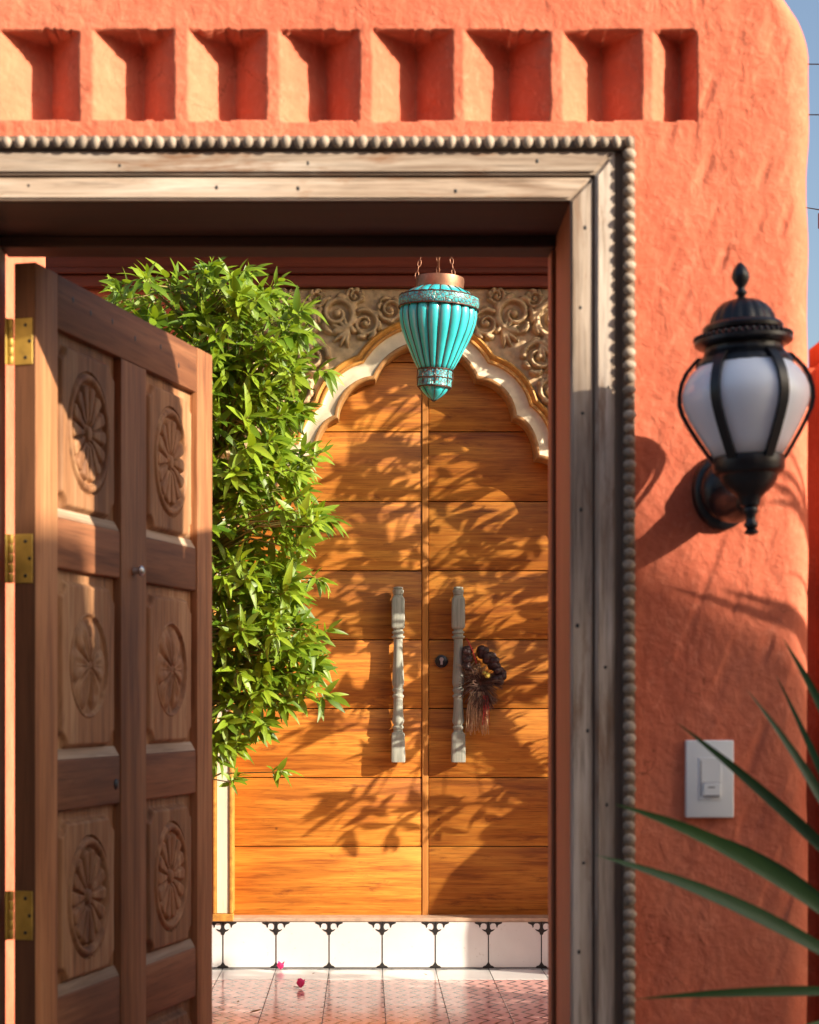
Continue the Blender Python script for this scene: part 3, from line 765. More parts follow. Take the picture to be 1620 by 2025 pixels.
def build_relief():
    st = 2.0
    xs = np.arange(ACX-420, ACX+420+.1, st); ys = np.arange(570, 1092.1, st)
    X, Y = np.meshgrid(xs, ys); A = np.abs(X-ACX)
    H = np.zeros_like(X)
    a0 = np.arange(0, 421, st)    # half, mirrored
    hx, hy = np.meshgrid(a0, ys); HH = np.zeros_like(hx)
    for s_ in strokes():
        for i in range(len(s_)):
            x, y, w = s_[i]
            x1, y1, w1 = s_[min(i+1, len(s_)-1)]
            for q in (0, .5):
                cx, cy, cw = x+(x1-x)*q, y+(y1-y)*q, w+(w1-w)*q
                j0 = int(max(0, (cx-cw)/st)); j1 = int(min(len(a0)-1, (cx+cw)/st+1)); k0 = int(max(0, (cy-cw-570)/st)); k1 = int(min(len(ys)-1, (cy+cw-570)/st+1))
                if j1 <= j0 or k1 <= k0: continue
                d2 = ((hx[k0:k1+1, j0:j1+1]-cx)**2+(hy[k0:k1+1, j0:j1+1]-cy)**2)/(cw*cw)
                HH[k0:k1+1, j0:j1+1] = np.maximum(HH[k0:k1+1, j0:j1+1], np.sqrt(np.clip(1-d2, 0, 1))*(.35+.65*min(1, cw/6)))
    HH = HH**.8
    half = np.clip(np.round(A/st).astype(int), 0, len(a0)-1); r_ = np.repeat(np.arange(len(ys))[:, None], len(xs), 1)
    H = HH[r_, half] + .06*noise2(X, Y, 9, 77)
    th = np.arctan2(OY-Y, X-ACX); rr = np.hypot(X-ACX, OY-Y)
    tab = np.array([rad_at(t, 51) for t in np.linspace(0, math.pi, 721)])
    lim = np.interp(np.clip(th, 0, math.pi), np.linspace(0, math.pi, 721), tab)
    ok = rr > lim
    keep = ok[:-1,:-1] & ok[1:,1:] & ok[1:,:-1] & ok[:-1,1:]
    P = np.stack([bx(X), .014 - .036*H, bz(Y)], -1)
    link('carved_relief', grid_mesh('carved_relief', P, keep, M['relief'], 180), ARCH)
build_relief()
for s_ in (-1, 1):
    x0, x1 = sorted((bx(ACX+s_*381), bx(ACX+s_*420)))
    MB().box(x0+.014, x1-.014, -.012, .028, bz(1806), bz(1093), .002).build('jamb_panel', M['cream_old'], ARCH, 30)
    for (a, b) in ((x0, x0+.0135), (x1-.0135, x1)):
        MB().box(a, b, -.018, .10, bz(1806), bz(1093), .003, 2).build('jamb_edging', M['gold'], ARCH, 30)
    MB().box(x0-.002, x1+.002, -.022, .028, bz(1821), bz(1806.4), .002).build('plinth_block', M['gold'], ARCH, 30)

# plank doors
sd_ = DY/F
ez = lambda py: EYE+(VY-py)*sd_
ex = lambda px: (px-VX)*sd_
seams = [1812, 1673, 1537, 1400.5, 1264.5, 1128, 991, 853, 716, 640]
def baluster(name_parent, px):
    """turned and squared pull handle, grey weathered wood; profile in photo px"""
    prof = [(1160,3,0),(1161,9,0),(1164,10,0),(1166,8,0),(1167,11,0),(1170,11.3,0),(1173,10,0),(1176,10,0),(1177,9,0),(1181,10.5,1),(1185,12.6,1),(1210,13,1),(1238,13,1),(1242,12,1),(1245,9,0),(1247,9,0),(1249,12,0),(1252,12,0),(1254,9.5,0),(1257,9.5,0),(1258,12.8,0),(1261,12.8,0),(1264,9,0),(1275,8.8,0),(1300,9.4,0),(1330,11,0),(1350,12,0),(1355,11,0),(1358,9.5,0),(1361,9.5,0),(1363,11.2,0),(1366,11.2,0),(1369,9,0),(1373,9,0),(1375,11.3,0),(1378,11.3,0),(1381,9,0),(1395,9.2,0),(1415,10.6,0),(1426,12,0),(1430,11,0),(1433,9,0),(1435,9,0),(1437,11,0),(1440,11,0),(1443,9,0),(1447,9.5,0),(1450,12,1),(1454,13,1),(1480,13.6,1),(1504,14,1),(1507,13.4,1)]
    d = DY-.040; s = d/F
    b = MB(); b.lathe([(r*s, EYE+(VY-y)*s) for y, r, q in prof], 32, ((px-VX)*s, d-DY), sq=[q for _, _, q in prof])
    o = b.build('pull_handle', M['handle'], name_parent, 38)
    for y in (1250, 1440):
        MB().tube([((px-VX)*s, d-DY+.008, EYE+(VY-y)*s), ((px-VX)*s, -.002, EYE+(VY-y)*s)], .008, 10).build('standoff', M['matte_black'], o, 60)
    return o
def door_leaf(name, label, xa, xb, stile_px, hinge_side):
    D = thing(name, label, 'door', (0, DY, 0), 'double plank doors under the arch')
    for i in range(len(seams)-1):
        zb_, zt_ = ez(seams[i]), ez(seams[i+1])
        w = ex(xb)-ex(xa)
        o = MB().box(-w/2+.0006, w/2-.0006, 0, .038, 0, zt_-zb_-.0035, .0028, 2).build('plank', M['plank'], D, 40, ((ex(xa)+ex(xb))/2, RNG.uniform(-.0012, .0012), zb_))
    MB().box(ex(xa)-.004, ex(xb)+(.022 if stile_px else -.010), .039, .050, ez(1812)+.004, ez(650)).build('backing', M['matte_black'], D, 0)
    if stile_px:
        a, b = stile_px
        MB().box(ex(a)+.0008, ex(b)-.0008, -.004, .029, ez(1812)+.001, ez(640), .002).build('meeting_stile', M['plank_stile'], D, 30)
    return D
DL = door_leaf('plank_door', 'left honey wood plank door beside the green shrub', 440, 834.5, (834.5, 847.6), -1)
DR = door_leaf('plank_door', 'right honey wood plank door with keyhole and dried garland', 848.0, 1244, None, 1)
DR.name = 'plank_door.001'
baluster(DL, 787.5); baluster(DR, 906.5)
lk = MB(); d = DY-.012
lk.tube([(ex(873), .001, ez(1308)), (ex(873), -.012, ez(1308)), (ex(873), -.015, ez(1308))], [.0255, .0255, .021], 28)
lo = lk.build('lock_cylinder', M['black'], DR, 40)
q = MB(); q.tube([(ex(873), -.0145, ez(1304)), (ex(873), -.0185, ez(1304))], [.0085, .008], 16); q.box(ex(873)-.0045, ex(873)+.0045, -.0183, -.0148, ez(1304)-.021, ez(1304)); q.build('keyway', M['steel'], lo, 40)

# dried garland hanging on the right pull handle
GX, GY = 958, DY-.055
GA = thing('dried_garland', 'dark dried flower garland with straw tassels hanging from right door handle', 'garland', at(930, 1268, GY))
gl = lambda px, py, dy=0: at(px, py, GY) - at(930, 1268, GY) + Vector((0, dy, 0))
for i, (x, y, r) in enumerate([(925,1286,9),(926,1302,10),(957,1290,12),(966,1301,11),(977,1312,11),(986,1322,10),(990,1334,11),(984,1345,10),(924,1318,9),(972,1300,9)]):
    r *= 1.2; p = gl(x, y, RNG.uniform(-.012, .012)); b = MB(); s = GY/F
    for k in range(9):
        dv = Vector((RNG.uniform(-1,1), RNG.uniform(-1,1), RNG.uniform(-1,1)))*r*s*.45
        b.ball(p+dv, r*s*.62, nu=10, nv=7)
    b.build('seed_pod', M['pod'], GA, 180)
def straw(name, mat, n, fn, r0, seed):
    rn = random.Random(seed); b = MB()
    for i in range(n):
        pts = fn(rn); b.tube(pts, [r0, r0*.8, r0*.45], 4)
    o = b.build(name, mat, GA, 180); o['kind'] = 'stuff'; return o
def fan(cx, cy, ln, a0, a1, dz=.03):
    def f(rn):
        a = rn.uniform(a0, a1); l = ln*rn.uniform(.6, 1.05); dy = rn.uniform(-dz, dz)
        p = gl(cx+rn.uniform(-5,5), cy+rn.uniform(-5,5)); q_ = gl(cx+math.cos(a)*l*.55, cy+math.sin(a)*l*.55, dy*.7); e = gl(cx+math.cos(a)*l, cy+math.sin(a)*l+6, dy)
        return [p, q_, e]
    return f
straw('straw_spray', M['straw'], 60, fan(950, 1338, 34, 2.6, 5.2), .0011, 1)
straw('grass_tuft', M['straw_dark'], 330, fan(950, 1352, 46, -.5, 6.3, .04), .0016, 2)
straw('grass_tuft', M['straw_dark'], 120, fan(958, 1372, 30, .2, 2.6, .04), .0018, 5)
straw('straw_spray', M['straw'], 40, fan(925, 1330, 34, 3.6, 6.0), .0010, 6)
def tass(rn):
    x = 945+rn.uniform(-22, 22); return [gl(x*.7+945*.3, 1368, rn.uniform(-.02,.02)), gl(x, 1405, rn.uniform(-.02,.02)), gl(x+rn.uniform(-5,5), 1430+rn.uniform(-14, 26), rn.uniform(-.02,.02))]
straw('straw_tassel', M['straw'], 85, tass, .0023, 3)
def red(rn):
    x = 960+rn.uniform(-6, 6); return [gl(x, 1375, -.02), gl(x+1, 1402, -.026), gl(x+rn.uniform(-4,4), 1434, -.024)]
straw('red_thread', M['ribbon'], 7, red, .0016, 4)
b = MB(); b.tube([gl(922, 1262, -.01), gl(932, 1282, -.02), gl(942, 1312, -.02)], .0022, 6); b.build('red_cord', M['ribbon'], GA, 180)
b = MB(); b.ball(gl(963, 1336, -.03), .012, .010, .011); b.ball(gl(957, 1331, -.03), .008); b.build('yellow_flower', M['yellow_bud'], GA, 180)

# step with tiled riser
STEP = thing('door_step', 'white tiled step with black ornament under the plank doors', 'step', (0, BACK_Y, 0))
MB().box(-1.40, 1.62, .012, .28, -.01, bz(1823)).build('core', M['grout'], STEP, 0)
MB().box(-1.40, 1.62, -.004, .16, bz(1822.6), bz(1815), .002).build('threshold', M['step_trim'], STEP, 30)
TX0 = bx(651); T = .21
rt = MB().box(.0012, T-.0012, 0, .011, bz(1913.5), bz(1823.2), .0015).mesh('riser_tile', M['tile_white'], 30)
s2 = SB
def orn_top():
    b = MB(); P = lambda pts: [(x*s2, -y*s2) for x, y in pts]
    y0, y1 = -.0012, .0006
    b.prism(P([(-27,0),(27,0),(27,2.2),(-27,2.2)]), y0, y1)
    for s_ in (-1, 1):
        pts = [(27,2.2),(23,4),(19.5,5.5),(18.2,8),(17.5,11.5),(15.4,9)]
        arc = [(9.5+6.2*math.cos(a), 8+6.2*math.sin(a)) for a in np.linspace(.0, -math.pi, 12)]
        pts += arc + [(3.3, 2.2)]
        b.prism(P([(s_*x, y) for x, y in (pts if s_ > 0 else pts[::-1])]), y0, y1)
    b.prism(P([(-2.6,2.2),(2.6,2.2),(3.3,12),(6,15.2),(13,13.5),(10,17),(4.5,20),(2.6,25),(-2.6,25),(-4.5,20),(-10,17),(-13,13.5),(-6,15.2),(-3.3,12)]), y0-.0003, y1)
    return b.mesh('corner_ornament', M['matte_black'], 0)
def orn_bot():
    b = MB(); P = lambda pts: [(x*s2, y*s2) for x, y in pts]
    b.prism(P([(-12,0.3),(12,0.3),(9.5,3.6),(5,5.2),(2.5,8.4),(1,11.5),(-1,11.5),(-2.5,8.4),(-5,5.2),(-9.5,3.6)]), -.0012, .0006)
    return b.mesh('base_ornament', M['matte_black'], 0)
mt, mb_ = orn_top(), orn_bot()
jl = MB().box(-.0017, .0017, -.0009, .004, bz(1905), bz(1840)).mesh('joint_line', M['matte_black'], 0)
for k in range(-5, 10):
    xx = TX0 + k*T
    if k < 9: link('riser_tile', rt, STEP, (xx, 0, 0))
    if -5 < k:
        link('corner_ornament', mt, STEP, (xx, 0, bz(1823.6))); link('base_ornament', mb_, STEP, (xx, 0, bz(1914)))
        link('joint_line', jl, STEP, (xx, 0, 0))
# patio tiles
ft = MB().box(.0012, T-.0012, .0012, T-.0012, -.011, 0, .0012).mesh('floor_tile', M['tile_floor'], 30)
BD = .285
fw = MB().box(.0012, T-.0012, .0012, BD-.0012, -.011, 0, .0012).mesh('border_tile', M['tile_white'], 30)
for r in range(20):
    for k in range(-5, 9):
        xx, yy = TX0+k*T, BACK_Y-.003-BD-r*T
        o = link('border_tile' if r == 0 else 'floor_tile', fw if r == 0 else ft, COURT, (xx, yy, RNG.uniform(-.0004, .0004)))
b = MB(); b.box(-1.05, 1.6, BACK_Y-.036, BACK_Y-.032, -.001, .0009)
for k in range(-4, 9):
    xx = TX0+k*T
    b.prism([(xx-.05, 0), (xx-.035, .0012), (xx-.02, 0)], BACK_Y-.040, BACK_Y-.026); b.prism([(xx+.02, 0), (xx+.035, .0012), (xx+.05, 0)], BACK_Y-.040, BACK_Y-.026)
b.build('border_line', M['matte_black'], COURT, 0)

# side wall of the courtyard on the left
plaster_block('courtyard_wall', 'sunlit orange courtyard wall glimpsed behind the gate hinges', -1.20, -.955, 2.91, 5.50, -.011, 2.7, M['terracotta'], .04)

# ------------------------------------------------------------------ hanging lantern
HY = 6.20; SH = HY/F
HL = thing('hanging_lantern', 'turquoise ribbed glass lantern hanging on chains before the arch', 'lantern', at(868, 600, HY))
hz = lambda py: (600-py)*SH
hp = lambda lst: [(r*SH, hz(y)) for y, r in lst]
def hl(o): o.rotation_euler = (R(1.5), R(3.0), 0); return o
NB = 20
lobe = lambda d: (lambda t, i: 1 - d*(1-abs(math.sin(NB*t/2))**.6))
hl(MB().lathe(hp([(551,44),(550,47.5),(556,48),(566,47.5),(573,47)]), 48).build('collar', M['copper'], HL, 40))
hl(MB().lathe(hp([(571,45),(575,54),(580,63),(586,71),(591,75)]), 160, mod=lobe(.05)).build('glass_dome', M['turq'], HL, 60))
hl(MB().lathe(hp([(589,76),(591,79),(600,80),(609,79),(612,76)]), 80).build('filigree_band', M['band'], HL, 40))
body = [(610,74),(616,77),(626,77.5),(640,75.5),(656,71),(674,63.5),(692,55),(710,46.5),(724,39),(733,33.5)]
hl(MB().lathe(hp(body), 240, mod=lobe(.085)).build('glass_body', M['turq'], HL, 70))
hl(MB().lathe(hp([(731,31),(734,34),(741,33),(749,34.5),(757,33),(764,34),(767,30)]), 60).build('lower_band', M['band'], HL, 40))
hl(MB().lathe(hp([(765,28),(770,27.5),(777,23),(784,15),(790,6),(793,1)]), 120, mod=lambda t,i: 1-.07*(1-abs(math.sin(4*t))**.6)).build('glass_drop', M['turq'], HL, 60))
for (y, r, w) in ((589,78,.0026), (611.5,79,.0028), (732,34.5,.0022), (749,35,.0018), (766,32,.0024)):
    pts = [(r*SH*math.cos(2*math.pi*k/56), r*SH*math.sin(2*math.pi*k/56), hz(y)+.0012*math.sin(k*2.7)) for k in range(56)]
    hl(MB().tube(pts, w, 6, True).build('wire_ring', M['wire'], HL, 180))
for k in range(NB):
    t = 2*math.pi*k/NB
    b = MB(); b.tube([(r*SH*.965*math.cos(t), r*SH*.965*math.sin(t), hz(y)) for y, r in body], .0013, 5)
    b.tube([(r*SH*.99*math.cos(t), r*SH*.99*math.sin(t), hz(y)) for y, r in ((572,48),(578,60),(585,70),(590,76))], .0016, 5)
    hl(b.build('wire_rib', M['wire'], HL, 180))
for k in range(8):
    t = 2*math.pi*k/8
    b = MB(); b.tube([(r*SH*math.cos(t), r*SH*math.sin(t), hz(y)) for y, r in ((732,35),(749,35.5),(766,33),(772,27),(780,19),(788,8),(793,2))], .0015, 5)
    hl(b.build('drop_wire', M['wire'], HL, 180))
def chain(p0, p1, n):
    p0, p1 = Vector(p0), Vector(p1); d = (p1-p0)/n
    for k in range(n):
        c = p0+d*(k+.5); u = d.normalized(); sd2 = u.cross(Vector((0,1,0))).normalized(); w2 = u.cross(sd2)
        s_ = sd2 if k % 2 == 0 else w2
        pts = [c + u*(d.length*.62*math.sin(2*math.pi*j/14)) + s_*(.0055*math.cos(2*math.pi*j/14)) for j in range(14)]
        MB().tube(pts, .0015, 6, True).build('chain_link', M['copper'], HL, 180)
top = Vector((0.0, .02, 2.96-HL.location.z))
for a in (200, -55, 90):
    t = R(a); chain((48*SH*math.cos(t), 48*SH*math.sin(t), hz(553)), (16*SH*math.cos(t), 16*SH*math.sin(t), hz(415)), 12)
MB().tube([(0,0,hz(556)), (0,0,top.z)], .0026, 8).build('cord', M['copper'], HL, 180)
MB().lathe([(.005, top.z-.03), (.035, top.z-.005), (.036, top.z)], 24).build('ceiling_hook', M['copper'], HL, 40)

# ------------------------------------------------------------------ plants
def leaf_template(nseg=5, fold=.22, droop=.25, asp=.2):
    vs = []; fs = []
    for i in range(nseg+1):
        t = i/nseg; w = asp*.5*(math.sin(math.pi*(t*.96+.02)**.82))**.9
        z = -droop*t*t
        vs += [(t, -w, z+fold*w), (t, 0, z), (t, w, z+fold*w)]
    for i in range(nseg):
        a = i*3; fs += [(a, a+3, a+4, a+1), (a+1, a+4, a+5, a+2)]
    return np.array(vs), np.array(fs)
def leaf_matrix(p, d, up, ln):
    d = d.normalized(); s_ = up.cross(d)
    if s_.length < 1e-4: s_ = Vector((1,0,0)).cross(d)
    s_.normalize(); n = d.cross(s_)
    m = Matrix.Identity(4)
    for r in range(3):
        m[r][0] = d[r]*ln; m[r][1] = s_[r]*ln; m[r][2] = n[r]*ln; m[r][3] = p[r]
    return m
def leaves_mesh(name, tmpl, mats, mat, seed=0):
    V, Fc = tmpl; n = len(mats)
    A = np.array([[list(r) for r in m] for m in mats])
    H = np.concatenate([V, np.ones((len(V), 1))], 1)
    P = np.einsum('nij,vj->nvi', A, H)[..., :3]
    q = (Fc[None]+(np.arange(n)*len(V))[:, None, None]).reshape(-1, 4)
    me = bpy.data.meshes.new(name); me.vertices.add(n*len(V)); me.vertices.foreach_set('co', P.astype(np.float32).ravel())
    me.loops.add(q.size); me.loops.foreach_set('vertex_index', q.astype(np.int32).ravel())
    me.polygons.add(len(q)); me.polygons.foreach_set('loop_start', np.arange(0, q.size, 4, dtype=np.int32))
    me.polygons.foreach_set('use_smooth', [True]*len(q)); me.update(calc_edges=True)
    at_ = me.attributes.new('tone', 'FLOAT', 'POINT')
    at_.data.foreach_set('value', np.repeat(np.random.RandomState(seed).rand(n), len(V)).astype(np.float32))
    me.materials.append(mat); return me
TM = [leaf_template(5, .22, .25, .29), leaf_template(5, .32, .5, .25), leaf_template(5, .16, .10, .32)]

def whorl(tip, d, n, ln, rn, out):
    """a spray of lance-shaped leaves round a twig end"""
    d = d.normalized(); a = d.orthogonal().normalized(); b = d.cross(a); ph = rn.uniform(0, 6.28)
    for k in range(n):
        q = k/n; t = ph + k*2.4
        rad = a*math.cos(t)+b*math.sin(t)
        spread = .35+1.0*q
        v = d*(1-.55*q)+rad*spread + Vector((0, 0, -.18))
        p = tip - d*(.065*q)
        out.append((p, v, Vector((rn.uniform(-.3,.6), rn.uniform(-1.0,.0), rn.uniform(.3, 1))), ln*rn.uniform(.65, 1.12)))

def in_poly(x, y, poly):
    c = False; n = len(poly)
    for i in range(n):
        x1, y1 = poly[i]; x2, y2 = poly[(i+1) % n]
        if (y1 > y) != (y2 > y) and x < (x2-x1)*(y-y1)/(y2-y1)+x1: c = not c
    return c

# shrub behind the gate leaf
SHRUB = thing('green_shrub', 'tall bright green leafy shrub in front of the plank doors', 'shrub', (-1.0, 6.45, 0))
so_ = Vector(SHRUB.location)
rn = random.Random(21)
poly = [(p_[0]+14*(p_[0] > 430), p_[1]) for p_ in [(215,575),(310,530),(420,522),(535,540),(575,600),(600,650),(575,720),(590,800),(612,880),(585,950),(625,1015),(585,1080),(605,1140),(600,1220),(622,1290),(618,1360),(570,1392),(520,1425),(500,1480),(455,1515),(410,1515),(320,1430),(250,1200),(225,900)]]
stems = []
for (bx_, by_, tx, ty, td) in ((0,0,.40,2.35,-.12), (.03,-.03,.54,2.1,-.2), (-.05,.02,.14,2.25,-.05), (.02,.04,.46,2.4,.1), (.05,.0,.5,1.5,-.1)):
    pts = []; r_ = []
    for i in range(12):
        q = i/11; pts.append(Vector((bx_+(tx-bx_)*q**1.3+.03*math.sin(q*7+bx_*90), by_+(td-by_)*q+.02*math.cos(q*6), ty*q))); r_.append(.017*(1-.8*q)+.002)
    stems.append(pts); MB().tube(pts, r_, 8).build('stem', M['bark'], SHRUB, 180)
L_ = []; tw = MB(); cnt = 0
extra = [(648,735),(655,1030),(650,1245),(652,1375),(640,1150),(640,890),(605,610),(255,590),(232,560),(292,545),(560,1525),(470,1535),(575,660),(610,700)]
while cnt < 740:
    if cnt < len(extra): px, py = extra[cnt]; d = 6.15
    else:
        px, py = rn.uniform(200, 640), rn.uniform(510, 1530)
        if not in_poly(px, py, poly): continue
        if px < 400 and py < 680 and rn.random() < .55: continue
        d = rn.triangular(5.98, 6.75, 6.12)
        if py > 1400 and rn.random() < .45: continue
    cnt += 1
    p = at(px, py, d) - so_
    st = min((s for s in stems), key=lambda s: min((v-p).length for v in s)); 
    cand = [v for v in st if v.z < p.z-.05] or [st[0]]
    root = min(cand, key=lambda v: (v-p).length)
    dirn = (p-root); out = Vector(((p.x-.44)*.8+.12, p.y*1.0-.35, 0)).normalized()
    mid = root+dirn*.55+Vector((0,0,.05)); endd = (dirn.normalized()*.5+out*.7+Vector((0,0,rn.uniform(-.5,.55)))).normalized()
    tw.tube([root, mid, p-endd*.05, p], [.0045, .003, .002, .0012], 5)
    whorl(p, endd, rn.randint(8, 12), rn.uniform(.060, .104), rn, L_)
tw.build('twigs', M['twig'], SHRUB, 180)['kind'] = 'stuff'
def frontness(l):
    w = l[0]+so_; px = VX+w.x/w.y*F
    return w.y + (1.5 if px < 400 else 0)
L_.sort(key=frontness)
near, far = L_[:300], L_[300:]
lm = []
for i, t in enumerate(TM):
    me = leaves_mesh('leaf', t, [Matrix.Identity(4)], M['leaf'], i); lm.append(me)
for (p, v, up, ln) in near:
    o = link('leaf', rn.choice(lm), SHRUB); o.matrix_local = leaf_matrix(p, v, up, ln)
V3 = [[], [], []]
for l in far: V3[rn.randrange(3)].append(leaf_matrix(*l))
allv = []
bmx = None
mes = [leaves_mesh('foliage', TM[i], V3[i], M['leaf'], i+5) for i in range(3)]
bm = bmesh.new()
for me in mes: bm.from_mesh(me)
me = bpy.data.meshes.new('foliage'); bm.to_mesh(me); bm.free(); me.materials.append(M['leaf'])
me.polygons.foreach_set('use_smooth', [True]*len(me.polygons))
link('foliage', me, SHRUB, kind='stuff')
PLANTER = thing('shrub_pot', 'round terracotta pot holding the green shrub behind the gate leaf', 'pot', (-1.0, 6.45, 0))
MB().lathe([(.13,.001),(.15,.02),(.18,.16),(.19,.27),(.205,.28),(.205,.31),(.18,.31),(.17,.27),(.02,.268)], 40).build('pot_body', M['pot'], PLANTER, 40)

# small potted tree to the right, seen by its leaf shadows on the doors
PT = Vector((2.02, 6.67, 0))
POT = thing('tree_pot', 'big rounded terracotta pot right of the plank doors', 'pot', PT)
MB().lathe([(.25,.001),(.29,.02),(.30,.1),(.305,.4),(.305,.83),(.29,.97),(.25,1.08),(.19,1.15),(.17,1.17),(.19,1.21),(.15,1.21),(.14,1.17),(.02,1.16)], 56).build('pot_body', M['pot'], POT, 40)
TREE = thing('potted_tree', 'small leafy tree growing in the big rounded pot', 'tree', PT+Vector((0,0,1.15)))
to_ = Vector(TREE.location)
K = (-SUN)/(-SUN).y * 1.0          # per metre of depth, along the sunlight
def from_shadow(px, py, k):
    s = Vector((ex(px), DY, ez(py))); return s - K*k
spoly = [(620,930),(700,880),(800,860),(860,760),(900,680),(1000,600),(1330,560),(1330,1520),(1180,1560),(960,1500),(760,1500),(640,1440),(610,1200)]
rn = random.Random(5); TL = []; twg = MB(); cnt = 0; tries = 0
tst = []
for (ang, tx, ty, tz) in ((0, -.78, -.10, 1.5), (1, .0, .05, 1.6), (2, -.25, -.30, 1.5)):
    pts = []
    for i in range(12):
        q = i/11; pts.append(Vector((tx*q**(.5 if ang == 0 else 1.4)+.05*math.cos(ang*2.1), ty*q+.05*math.sin(ang*2.1), tz*q)))
    tst.append(pts); MB().tube(pts, [.030*(1-.75*i/11)+.003 for i in range(12)], 8).build('trunk', M['bark'], TREE, 180)
spots = [(740,790,.62),(700,830,.66),(790,770,.6),(660,1600,.66),(700,1645,.64),(640,1450,.7),(600,1440,.7),(740,1600,.62),(690,1580,.66),(900,1590,.55),(960,1610,.5),(870,1640,.5),(820,1600,.58),(1000,1560,.5),(780,1650,.6)]
def free(px, py, k):
    q = from_shadow(px, py, k); x = VX+q.x/q.y*F
    return x > 1195 and not (1555 < x < 1725)
while cnt < 250:
    if cnt < len(spots): px, py, k0 = spots[cnt]
    else:
        px, py, k0 = rn.uniform(590, 1330), rn.uniform(540, 1580), None
        if not in_poly(px, py, spoly): continue
        if (py < 760 or px > 1120) and rn.random() < .5: continue
    ks = [k for k in np.linspace(.42, 1.0, 30) if free(px, py, k)]
    if not ks: continue
    k = min(ks, key=lambda q: abs(q-k0)) if k0 else rn.choice(ks[:max(2, len(ks)*2//5)])
    p = from_shadow(px, py, k)
    cnt += 1; p = p-to_
    st = min(tst, key=lambda s: min((v-p).length for v in s)); cand = [v for v in st if v.z < p.z+.05] or [st[4]]
    root = min(cand, key=lambda v: (v-p).length)
    dn = (p-root); en = (dn.normalized()+Vector((0,0,rn.uniform(-.4,.4)))).normalized()
    twg.tube([root, root+dn*.5+Vector((0,0,.04)), p], [.004, .003, .0012], 5)
    whorl(p, en, rn.randint(4, 7), rn.uniform(.085, .125), rn, TL)
twg.build('twigs', M['bark'], TREE, 180)['kind'] = 'stuff'
link('foliage', leaves_mesh('foliage', TM[0], [leaf_matrix(*l) for l in TL], M['dark_leaf'], 3), TREE, kind='stuff')

# unseen hedge added on the right to shade the patio and cut fill
HG = thing('patio_shade_hedge', 'added unseen hedge on the right that keeps sun off the patio tiles', 'hedge', (2.5, 4.3, 0))
rn = random.Random(31); hv = []
for k in range(5200):
    x, y, z = rn.uniform(-.32, .32), rn.uniform(-1.3, 1.2), rn.uniform(0, 1.45)
    hv.append(leaf_matrix(Vector((x, y, z)), Vector((rn.uniform(-1,1), rn.uniform(-1,1), rn.uniform(-.6,1))), Vector((rn.uniform(-1,1), rn.uniform(-1,1), 1)), .13))
link('foliage', leaves_mesh('foliage', leaf_template(3, .25, .2, .5), hv, M['dark_leaf'], 9), HG, kind='stuff')
for k in range(5): MB().tube([(0, -1.1+.5*k, 0), (.03, -1.08+.5*k, .6), (-.02, -1.1+.5*k, 1.3)], [.025, .02, .008], 8).build('trunk', M['bark'], HG, 180)

# spiky plant in front of the gate wall
def blade(base, tip, w, sag, seg=10, twist=0):
    base, tip = Vector(base), Vector(tip); d = tip-base; side = d.cross(Vector((0,-1,0.35))).normalized()
    nrm = side.cross(d).normalized(); vs = []; fs = []
    for i in range(seg+1):
        q = i/seg; c = base+d*q+Vector((0,0,sag*4*q*(1-q)))
        ww = w*(.55+.9*q if q < .45 else .955*(1-((q-.45)/.55)**1.8)+.02)
        sd = side*math.cos(twist*q)+nrm*math.sin(twist*q); nn = side.cross(d).normalized()
        vs += [c-sd*ww+nn*ww*.35, c, c+sd*ww+nn*ww*.35]
    for i in range(seg):
        a = i*3; fs += [(a,a+3,a+4,a+1),(a+1,a+4,a+5,a+2)]
    return vs, fs
def spiky(name, label, base, leaves, stem_h, groupn=None):
    T_ = thing(name, label, 'plant', (base[0], base[1], -.30)); o = Vector(T_.location)
    crown = Vector(base)-o
    MB().tube([(0,0,0), (.01,.0,crown.z*.5), crown+Vector((0,0,.02))], [.035,.03,.028], 12).build('stem', M['bark'], T_, 180)
    for (tip, w, sag, tw_) in leaves:
        rb = Vector((RNG.uniform(-.02,.02), RNG.uniform(-.02,.02), RNG.uniform(-.03,.06)))
        b = MB(); b.add(*blade(crown+rb, Vector(tip)-o, w, sag, 12, tw_)); b.build('blade', M['blade'], T_, 180, fix=False)
    return T_
CB = at(1815, 1962, 2.30)
tips = [((1215,1590),2.24,.011,.030,.2), ((1175,1690),2.2,.0105,.022,-.2), ((1340,1430),2.3,.0085,.012,.3), ((1478,1365),2.28,.0085,.030,-.3), ((1548,1262),2.34,.0085,.028,.2), ((1535,1335),2.42,.0060,.012,.4),
        ((1370,1640),2.36,.0095,.028,.1), ((1255,1976),2.2,.0065,.006,.5), ((1500,2060),2.1,.010,.0,.2), ((1700,1180),2.4,.010,.02,.1), ((1900,1120),2.35,.010,0,.2), ((2150,1250),2.4,.010,.02,.1), ((2400,1500),2.3,.010,.02,.2), ((2500,1800),2.3,.010,.02,.1), ((2450,2100),2.2,.010,.0,.1), ((1650,1380),2.5,.010,.02,.1), ((2050,1400),2.1,.011,.03,.2), ((1800,1500),1.95,.011,.03,.2)]
spiky('spiky_plant', 'dark green spiky leaved plant reaching across the wall from lower right', CB, [(at(*t[0], t[1]), t[2], t[3], t[4]) for t in tips], .8)
